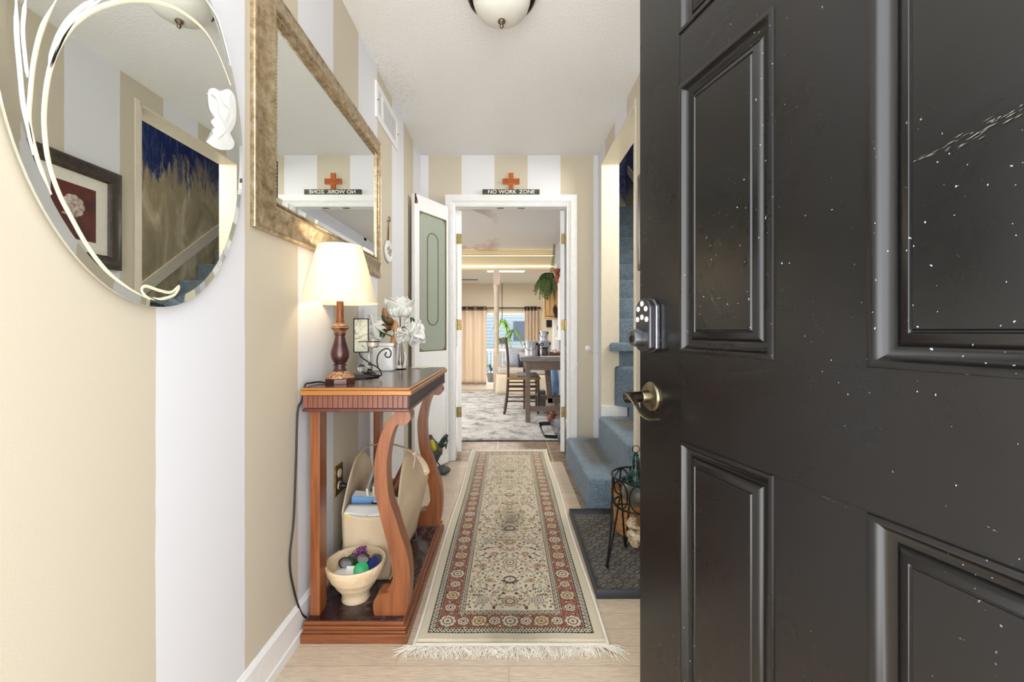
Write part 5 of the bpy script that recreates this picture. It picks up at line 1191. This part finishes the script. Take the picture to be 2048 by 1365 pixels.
# hanging plant by the window
def leafblade(mb, c, d, L_, w_, droop, up=Vector((0, 0, 1))):
    d = Vector(d).normalized(); sd = d.cross(up); sd = sd.normalized() if sd.length > .01 else Vector((1, 0, 0))
    def fn(a, b):
        p = Vector(c)+d*(L_*a)+Vector((0, 0, -droop*a*a*L_)); return p+sd*((b-.5)*2*w_*math.sin(math.pi*min(.98, a*.9+.08))**.8)
    mb.grid(fn, 6, 2)
hp_ = root('hanging_plant', (.0, 10.3, 1.2), 'bright green palm leaved hanging plant in front of the glass door', 'plant')
m_lg = plain('bright green leaf', (136, 176, 52), .5, c2=(92, 140, 50), sc=20); tr_ = m_lg  # the leaves' own light green
obj('hanger', MB().tube([(-.17, 10.55, 2.2), (-.17, 10.55, 1.3)], .008, 6).tube([(-.17, 10.55, 1.3), (-.10, 10.5, 1.12)], .006, 6), m_black, hp_)
pm = MB(); rr2 = random.Random(5)
for c, n_ in ((Vector((-.15, 10.5, 1.28)), 16), (Vector((.12, 10.45, 1.02)), 24), (Vector((-.12, 10.5, .85)), 20)):
    for k in range(n_):
        a = rr2.uniform(0, 6.28); el = rr2.uniform(-.3, .7); L_ = rr2.uniform(.22, .40); leafblade(pm, c, (math.cos(a), math.sin(a)*.6, el), L_, .022, rr2.uniform(.6, 1.3))
obj('leaf_cluster', pm, m_lg, hp_, smooth=60)
obj('pot', MB().lathe([(.05, 0), (.09, .12), (.095, .13), (.085, .13), (.05, .02)], (-.16, 10.5, .72), 24), plain('grey pot', (120, 116, 104), .7), hp_)
# plants outside at the low panes
for i, (x_, lab) in enumerate(((-.50, 'dark potted shrub outside the narrow left pane'), (-.05, 'spiky grey green plant outside behind the sofa'))):
    gp_ = root('garden_plant', (x_, 11.9, zb), lab, 'plant'); pm = MB()
    for k in range(46):
        a = rr2.uniform(0, 6.28); leafblade(pm, (x_, 11.9, zb+.25+rr2.uniform(0, .25)), (math.cos(a), math.sin(a), rr2.uniform(.2, 1.6)), rr2.uniform(.15, .38), .02, .5)
    obj('foliage', pm, plain('dull green leaf', (96, 112, 96), .6, c2=(60, 78, 66)), gp_, smooth=60)
    obj('pot', MB().lathe([(.09, 0), (.13, .24), (.11, .24)], (x_, 11.9, zb-.02), 20), plain('grey pot', (120, 116, 104), .7), gp_)
# sofa
sf = root('sofa', (.3, 7.0, 0), 'cream slipcovered sofa behind the worn table', 'sofa')
m_slip = plain('cream slipcover cloth', (222, 208, 184), .9, bump=.2, bsc=90)
sk = MB()
def skirt(a, b):
    per_ = [(-.215, 7.30), (-.19, 6.90), (.62, 6.72), (.70, 7.25)]
    s = a*3; i = min(2, int(s)); f = s-i; p = Vector((per_[i][0]+(per_[i+1][0]-per_[i][0])*f, per_[i][1]+(per_[i+1][1]-per_[i][1])*f, 0))
    fl_ = (1-b)*.012*math.sin(a*34); return Vector((p.x+fl_*.5-(1-b)*.02*(i == 0), p.y+fl_, .01+.33*b))
sk.grid(skirt, 60, 5)
obj('slipcover', sk, m_slip, sf, smooth=60, solid=.006)
obj('seat_base', MB().prism([(-.20, 7.28), (-.18, 6.92), (.61, 6.745), (.68, 7.24)], 'z', .1, .335), m_slip, sf)
obj('seat_cushion', MB().prism([(-.205, 7.30), (-.175, 6.89), (.62, 6.72), (.69, 7.25)], 'z', .335, .44), plain('warm grey seat cushion', (196, 184, 170), .9, bump=.2), sf, bevel=.035, seg=4, smooth=50)
obj('backrest', MB().box(-.02, .70, 7.22, 7.42, .3, .74), m_slip, sf, bevel=.04, seg=4, smooth=50)
def pillow(name, c, sx, sz, th, rot, col, label, c2=None):
    M_ = Matrix.Translation(c) @ Euler(rot).to_matrix().to_4x4(); mb = MB()
    for sgn in (1, -1):
        mb.grid(lambda a, b: M_ @ Vector(((a-.5)*sx*(1-.08*math.sin(math.pi*b)), sgn*th*.5*(max(0, math.sin(math.pi*a)*math.sin(math.pi*b)))**.45, (b-.5)*sz*(1-.08*math.sin(math.pi*a)))), 12, 12)
    return tag(obj(name, mb, plain(name+str(col[0]), col, .9, c2=c2, sc=30), smooth=80), label, 'pillow')
pillow('throw_pillow', (.10, 7.12, .60), .30, .33, .14, (R_(-14), R_(8), R_(5)), (150, 160, 176), 'blue grey patterned pillow on the sofa behind the chair', (176, 180, 188))
pillow('throw_pillow', (.26, 7.02, .555), .24, .23, .12, (R_(-14), R_(-6), R_(-12)), (32, 40, 64), 'dark navy pillow on the sofa beside the blue grey one')
wk = root('wicker_basket', (-.12, 7.13, .44), 'pale wicker backed seat end with grey woven strands on the sofa left end', 'basket')
wb = MB()
for k in range(9): wb.tube(spline([(-.17+.014*k, 7.16, .45), (-.18+.016*k, 7.17, .56), (-.165+.012*k, 7.16, .70)], 5), .004, 5)
for k in range(6): wb.tube([(-.175, 7.155, .47+.04*k), (-.055, 7.155, .48+.04*k)], .004, 5)
obj('weave', wb, plain('pale grey wicker', (206, 198, 184), .8), wk)
# ladder back chair, side on
chr_ = root('dining_chair', (.15, 5.4, 0), 'dark ladder back chair with woven rush seat tucked under the worn table', 'chair')
c0_ = [(-.043, .012), (-.018, .30), (-.012, .46), (-.022, .70), (-.045, .95)]
def cpost(y_): return spline([(-.060, y_, .012), (-.030, y_, .18), (-.012, y_, .46), (-.016, y_, .70), (-.040, y_, .945)], 6)
for y_ in (5.27, 5.62):
    obj('back_post', MB().tube(cpost(y_), [.017]*12+[.016]*12+[.018], 10), m_dkwood, chr_, smooth=60)
    obj('leg', MB().tube([(.355, y_, .012), (.36, y_, .30), (.355, y_, .465)], [.013, .017, .018], 10), m_dkwood, chr_, smooth=60)
for z_ in (.17, .30, .36):
    for y_ in (5.27, 5.62): obj('rung', MB().tube([(-.02, y_, z_), (.358, y_, z_)], .009, 8), m_dkwood, chr_)
for z_ in (.22, .34): obj('rung', MB().tube([(.357, 5.27, z_), (.357, 5.62, z_)], .009, 8), m_dkwood, chr_)
for z_ in (.58, .72, .86): obj('back_slat', MB().box(-.026-.02*(z_-.58), -.014-.02*(z_-.58), 5.28, 5.61, z_-.03, z_+.03), m_dkwood, chr_, bevel=.003)
def rush():
    n = N('woven rush seat'); q = n.noise(60, 3, .6, n.mapped((6, 1, 1))); n.color(n.ramp(q, [(.3, (120, 88, 50)), (.7, (190, 156, 106))])); n.bump(q, .5, .003); return n.done(.8)
obj('seat', MB().box(-.03, .385, 5.25, 5.64, .435, .468), rush(), chr_, bevel=.012, seg=3, smooth=40)
obj('seat_cushion', MB().box(.10, .36, 5.27, 5.62, .468, .495), plain('grey checked cushion', (150, 150, 158), .9, c2=(110, 112, 124), sc=60), chr_, bevel=.01, seg=3, smooth=40)
# worn table
wt = root('dining_table', (.46, 5.2, 0), 'worn grey brown farmhouse table with cans and a tray on top', 'table')
obj('table_top', MB().box(.128, .785, 4.74, 5.75, .695, .745), wood('grey worn table top', (96, 90, 92), (150, 142, 140), .5, axis='x', coat=0), wt, bevel=.005)
obj('apron', MB().box(.20, .78, 4.80, 4.83, .595, .695).box(.19, .22, 4.83, 5.66, .595, .695), m_gywood, wt)
for x_ in (.185, .73):
    for y_ in (4.79, 5.62): obj('leg', MB().box(x_, x_+.052, y_, y_+.052, .008, .695), m_gywood, wt, bevel=.004)
obj('stretcher', MB().box(.235, .73, 4.80, 4.835, .135, .19), m_gywood, wt, bevel=.003)
obj('stretcher', MB().box(.235, .73, 5.63, 5.665, .135, .19), m_gywood, wt, bevel=.003)
obj('brace', MB().prism([(.47, .16), (.53, .16), (.50, .60), (.43, .60)], 'y', 5.20, 5.25), m_gywood, wt, bevel=.003)
obj('stretcher', MB().box(.47, .77, 5.20, 5.25, .16, .22), m_gywood, wt, bevel=.003)
# paint cans
def can(x_, y_, z_, r_, h_, label, cat='paint can', knob=-1):
    r = root('paint_can', (x_, y_, z_), label, cat)
    obj('can_body', MB().lathe([(r_, 0), (r_*1.02, .004), (r_, .008), (r_, h_-.008), (r_*1.03, h_-.004), (r_*1.03, h_), (r_*.9, h_), (r_*.88, h_-.006), (.001, h_-.006)], (x_, y_, z_), 36), plain('dull silver paint can', (196, 200, 206), .35, .5), r, smooth=35)
    e = MB().ball((x_+r_*.82, y_-r_*.62, z_+h_*.80), .014, 12, 8, (1, .7, 1)).ball((x_-r_*.98, y_-r_*.25, z_+h_*.80), .010, 10, 8)
    obj('handle_ear', e, m_black, r, smooth=60)
    obj('wire_handle', MB().tube(spline([(x_+r_*.84, y_-r_*.66, z_+h_*.8), (x_+r_*.5, y_-r_*1.02, z_+h_*.5), (x_-r_*.2, y_-r_*1.1, z_+h_*.38), (x_-r_*.8, y_-r_*.7, z_+h_*.5), (x_-r_*.99, y_-r_*.3, z_+h_*.8)], 6), .0022, 6), m_black, r)
    return r
can(.256, 4.98, .7455, .075, .172, 'large silver paint can at the left end of the worn table')
can(.435, 5.30, .7455, .078, .165, 'large silver paint can farther back on the table under a smaller can')
c3 = can(.43, 5.30, .911, .052, .122, 'small silver paint can stacked on the rear large can')
tg = MB()
for k in range(7): tg.box(.447, .447+.006+.012*random.random(), 5.249, 5.2502, .93+k*.013, .934+k*.013)
obj('can_marks', tg, plain('blue grey can print', (90, 104, 124), .6), c3)
tag(obj('brown_bottle', MB().lathe([(.016, 0), (.018, .004), (.018, .12), (.014, .13)], (.345, 5.02, .7455), 20), plain('brown glossy bottle', (96, 50, 36), .3), smooth=40), 'slim dark brown bottle between the two large paint cans', 'bottle')
tag(obj('candle_ring', MB().tube(circ((.385, 5.02, .875), .016, 16, 'y'), .006, 8, closed=True).tube([(.36, 5.02, .876), (.34, 5.02, .876)], .008, 8), m_black), 'black ring handle sticking out between the paint cans', 'handle')
tag(obj('coffee_pot', MB().lathe([(.034, 0), (.038, .004), (.036, .05), (.030, .075), (.032, .085), (.040, .103), (.037, .103), (.028, .08), (.03, .02), (.001, .01)], (.412, 4.92, .7455), 28), plain('dark pewter metal', (74, 70, 70), .35, .7), smooth=50), 'dark waisted metal cup standing in front of the wooden tray', 'cup')
tag(obj('wooden_tray', MB().box(.47, .66, 4.93, 5.12, .752, .757).box(.47, .66, 4.93, 4.936, .752, .785).box(.47, .66, 5.114, 5.12, .752, .785).box(.47, .476, 4.93, 5.12, .752, .785).box(.654, .66, 4.93, 5.12, .752, .785), wood('brown tray wood', (78, 46, 28), (110, 66, 40))), 'low dark brown wooden tray on the worn table', 'tray')
tag(obj('place_mat', MB().box(.36, .70, 4.80, 4.90, .7455, .7515), plain('cream board', (232, 224, 204), .6)), 'cream flat board at the front of the worn table', 'board')
tag(obj('glass_jar', MB().lathe([(.022, 0), (.026, .004), (.026, .05), (.020, .058), (.018, .058), (.023, .048), (.023, .008), (.001, .006)], (.535, 5.02, .7575), 20), m_glass, smooth=50), 'clear glass jar at the left of the wooden tray', 'jar')
tag(obj('pink_jar', MB().lathe([(.028, 0), (.032, .004), (.032, .045), (.026, .052), (.001, .052)], (.60, 5.03, .7575), 20), plain('pinkish jar', (196, 150, 132), .3), smooth=50), 'pinkish glass jar at the right of the wooden tray', 'jar')
# wall cabinet with fern
wc = root('wall_cabinet', (.68, 7.1, 1.5), 'honey pine wall cabinet with slatted bottom under the fern', 'cabinet')
obj('cabinet_body', MB().box(.58, .79, 6.98, 7.25, 1.27, 1.83), m_pine, wc, bevel=.004)
obj('cornice', MB().box(.565, .79, 6.96, 7.26, 1.815, 1.84), m_pine, wc, bevel=.003)
obj('shelf', MB().box(.555, .79, 6.95, 7.26, 1.235, 1.262).box(.57, .585, 6.96, 6.975, 1.262, 1.38), m_pine, wc, bevel=.003)
obj('side_board', MB().box(.575, .59, 6.974, 6.982, 1.27, 1.82).box(.655, .662, 6.974, 6.982, 1.27, 1.82).box(.735, .742, 6.974, 6.982, 1.27, 1.82), plain('darker pine joint', (160, 112, 62), .5), wc)
tag(obj('iron_bracket', MB().tube(spline([(.76, 6.93, 1.45), (.72, 6.92, 1.40), (.73, 6.92, 1.32), (.77, 6.93, 1.26)], 6), .014, 8).box(.735, .785, 6.93, 6.95, 1.25, 1.42), plain('rusted dark iron', (70, 52, 42), .6, .5), smooth=60), 'dark rusty iron ornament at the right of the pine cabinet', 'ornament')
fn_ = root('potted_fern', (.68, 7.05, 1.84), 'dark green fern spilling over the pine wall cabinet', 'fern')
m_fern = plain('dark fern green', (52, 74, 34), .6, c2=(86, 104, 46), sc=30)
obj('pot', MB().lathe([(.05, 0), (.075, .09), (.065, .09)], (.68, 7.08, 1.84), 20), plain('white pot', (216, 214, 206), .6), fn_)
for k in range(38):
    a = rr2.uniform(math.pi*.6, math.pi*1.7); L_ = rr2.uniform(.14, .30); el = rr2.uniform(.3, 1.3); c = Vector((.68+rr2.uniform(-.04, .02), 7.02, 1.93)); d = Vector((math.cos(a), math.sin(a)*.7, 0)); dro = rr2.uniform(.2, .42)
    if k == 0: d = Vector((.30, -.1, 0)); el = 2.6; L_ = .26; dro = .35
    ar = []
    for s in range(10):
        t = s/9; p = c+d*(L_*t)+Vector((0, 0, L_*el*t-(L_*el+dro)*t*t if k else .62*t)); p.x = min(p.x, .735)
        if p.z < 1.86 and p.y > 6.92: p.y = 6.92-(.02*s)
        ar.append(p)
    fb_ = MB().tube(ar, .003, 4)
    for s in range(1, 10):
        t = (ar[s]-ar[s-1]).normalized(); sd = t.cross(Vector((0, 1, .2))); sd = sd.normalized() if sd.length > .05 else Vector((1, 0, 0))
        for sg_ in (1, -1):
            for h in (0, .33, .66):
                q = ar[s-1].lerp(ar[s], h); leafblade(fb_, q, sd*sg_+t*.5+Vector((0, -.1, -.2)), .05*(1-.07*s), .007, .4, up=Vector((0, 1, 0)))
    obj('frond', fb_, m_fern, fn_, smooth=60)
# terracotta wall pocket
wp_ = root('wall_planter', (.75, 6.6, 1.9), 'terracotta wall bracket planter high on the right lounge wall', 'planter')
m_ter = plain('terracotta', (160, 72, 44), .6, c2=(120, 52, 36), sc=30)
obj('pot', MB().lathe([(.028, 0), (.048, .05), (.054, .055), (.056, .085), (.048, .085), (.04, .05)], (.735, 6.6, 1.90), 24), m_ter, wp_, smooth=40)
obj('bracket', MB().lathe([(.004, -.14), (.018, -.11), (.014, -.08), (.034, -.04), (.030, -.01), (.05, 0)], (.74, 6.6, 1.90), 16, rf=lambda a, z: 1+.12*math.cos(6*a)), m_ter, wp_, smooth=50)
obj('white_figure', MB().lathe([(.02, 0), (.024, .03), (.012, .07), (.001, .10)], (.735, 6.6, 1.975), 14), plain('white plaster', (236, 232, 222), .6), wp_, smooth=60)
# white hutch door on the right wall
hu = root('wall_cupboard', (.79, 6.5, 1.5), 'white panelled cupboard on the right lounge wall with dark hinges', 'cupboard')
obj('cupboard_body', MB().box(.765, .79, 5.9, 6.75, .93, 1.85), m_white, hu, bevel=.002)
ring_ = xring(MB(), [(0, 0), (0, -.004), (.012, -.006), (.02, .002)], 6.2, 6.66, 1.0, 1.78, .764); obj('panel_moulding', ring_, m_white, hu)
for z_ in (1.70, 1.08): obj('hinge', MB().box(.755, .766, 6.745, 6.775, z_-.035, z_+.035), plain('bronze hinge', (110, 76, 50), .4, .7), hu)
obj('ledge', MB().box(.73, .79, 5.9, 6.8, .90, .93), m_white, hu)
tag(obj('white_post_board', MB().box(.74, .79, 7.05, 7.35, .62, 1.22), m_white), 'white upright board on the right lounge wall below the pine cabinet', 'board')
tag(obj('black_monitor', MB().box(.745, .765, 5.95, 6.35, .70, .895), m_black), 'black flat panel under the white cupboard ledge', 'panel')
# under the table
tag(obj('blue_bag', MB().lathe([(.06, 0), (.08, .02), (.085, .25), (.07, .42), (.05, .50)], (.66, 6.35, .0), 20, Matrix.Diagonal((.9, 1, 1, 1))), plain('blue plastic', (74, 112, 150), .4, c2=(110, 146, 178), sc=10), smooth=60), 'tall blue plastic bag standing behind the table', 'bag')
tag(obj('steel_tin', MB().lathe([(.07, 0), (.07, .13), (.001, .13)], (.70, 5.95, .0), 20), m_steel, smooth=40), 'shiny steel tin on the floor behind the table', 'tin')
tag(obj('grey_bin', MB().box(.37, .50, 5.85, 6.0, .01, .22), plain('grey green bin', (92, 98, 94), .6), bevel=.01), 'grey green bin on the floor behind the table', 'bin')
ba = root('dog_bowl_tray', (.52, 4.3, 0), 'black feeding tray holding steel bowls on the rug edge', 'tray')
sq_ = MB(); vs = []
pts_ = sp2([(.33, 4.18), (.38, 4.09), (.62, 4.08), (.70, 4.15), (.70, 4.62), (.62, 4.68), (.37, 4.68), (.325, 4.60)], 5, True); n_ = len(pts_); cx_, cy_ = .515, 4.38
for s, z in ((.86, .010), (.90, .014), (.98, .035), (1.0, .045), (1.02, .043), (1.0, .03), (.95, .009)):
    for x_, y_ in pts_: vs.append((cx_+(x_-cx_)*s, cy_+(y_-cy_)*s, z))
sq_.add(vs, [(q*n_+k, q*n_+(k+1) % n_, (q+1)*n_+(k+1) % n_, (q+1)*n_+k) for q in range(6) for k in range(n_)]+[tuple(range(n_))])
obj('tray', sq_, plain('black plastic tray', (30, 30, 32), .3), ba, smooth=50)
def bowl2(x_, y_, r_, h_, z_, lab):
    return tag(obj('steel_bowl', MB().lathe([(r_*.72, 0), (r_*.78, .004), (r_*.95, h_*.7), (r_, h_), (r_*1.07, h_+.004), (r_*1.06, h_-.001), (r_*.96, h_-.004), (r_*.9, h_*.6), (r_*.7, .012), (.001, .01)], (x_, y_, z_), 40), m_steel, smooth=60), lab, 'bowl')
bowl2(.535, 4.28, .112, .085, .012, 'large steel pet bowl at the front of the black tray')
bowl2(.54, 4.53, .105, .07, .012, 'steel pet bowl behind the large one on the black tray')
ck = MB().ball((.475, 4.85, .05), .045, 12, 8, (1, 1, 1.05)).ball((.50, 4.84, .11), .03, 12, 8, (.9, .9, 1.2)).tube([(.50, 4.84, .12), (.53, 4.83, .075)], [.02, .012], 8)
tag(obj('wooden_duck', ck, plain('orange brown wood', (164, 96, 56), .4, c2=(120, 64, 38)), smooth=60), 'orange brown carved duck on the floor behind the pet tray', 'figurine')
tag(obj('dark_mat_roll', MB().lathe([(.03, 0), (.042, .01), (.05, .05), (.046, .09), (.025, .12), (.001, .125)], (.50, 3.98, .0), 20, rf=lambda a, z: 1+.05*math.sin(a*9+z*80)), plain('dark speckled stone', (56, 58, 66), .6, c2=(100, 104, 112), sc=90, bump=.5), smooth=60), 'dark speckled doorstop beside the right inner door', 'doorstop')
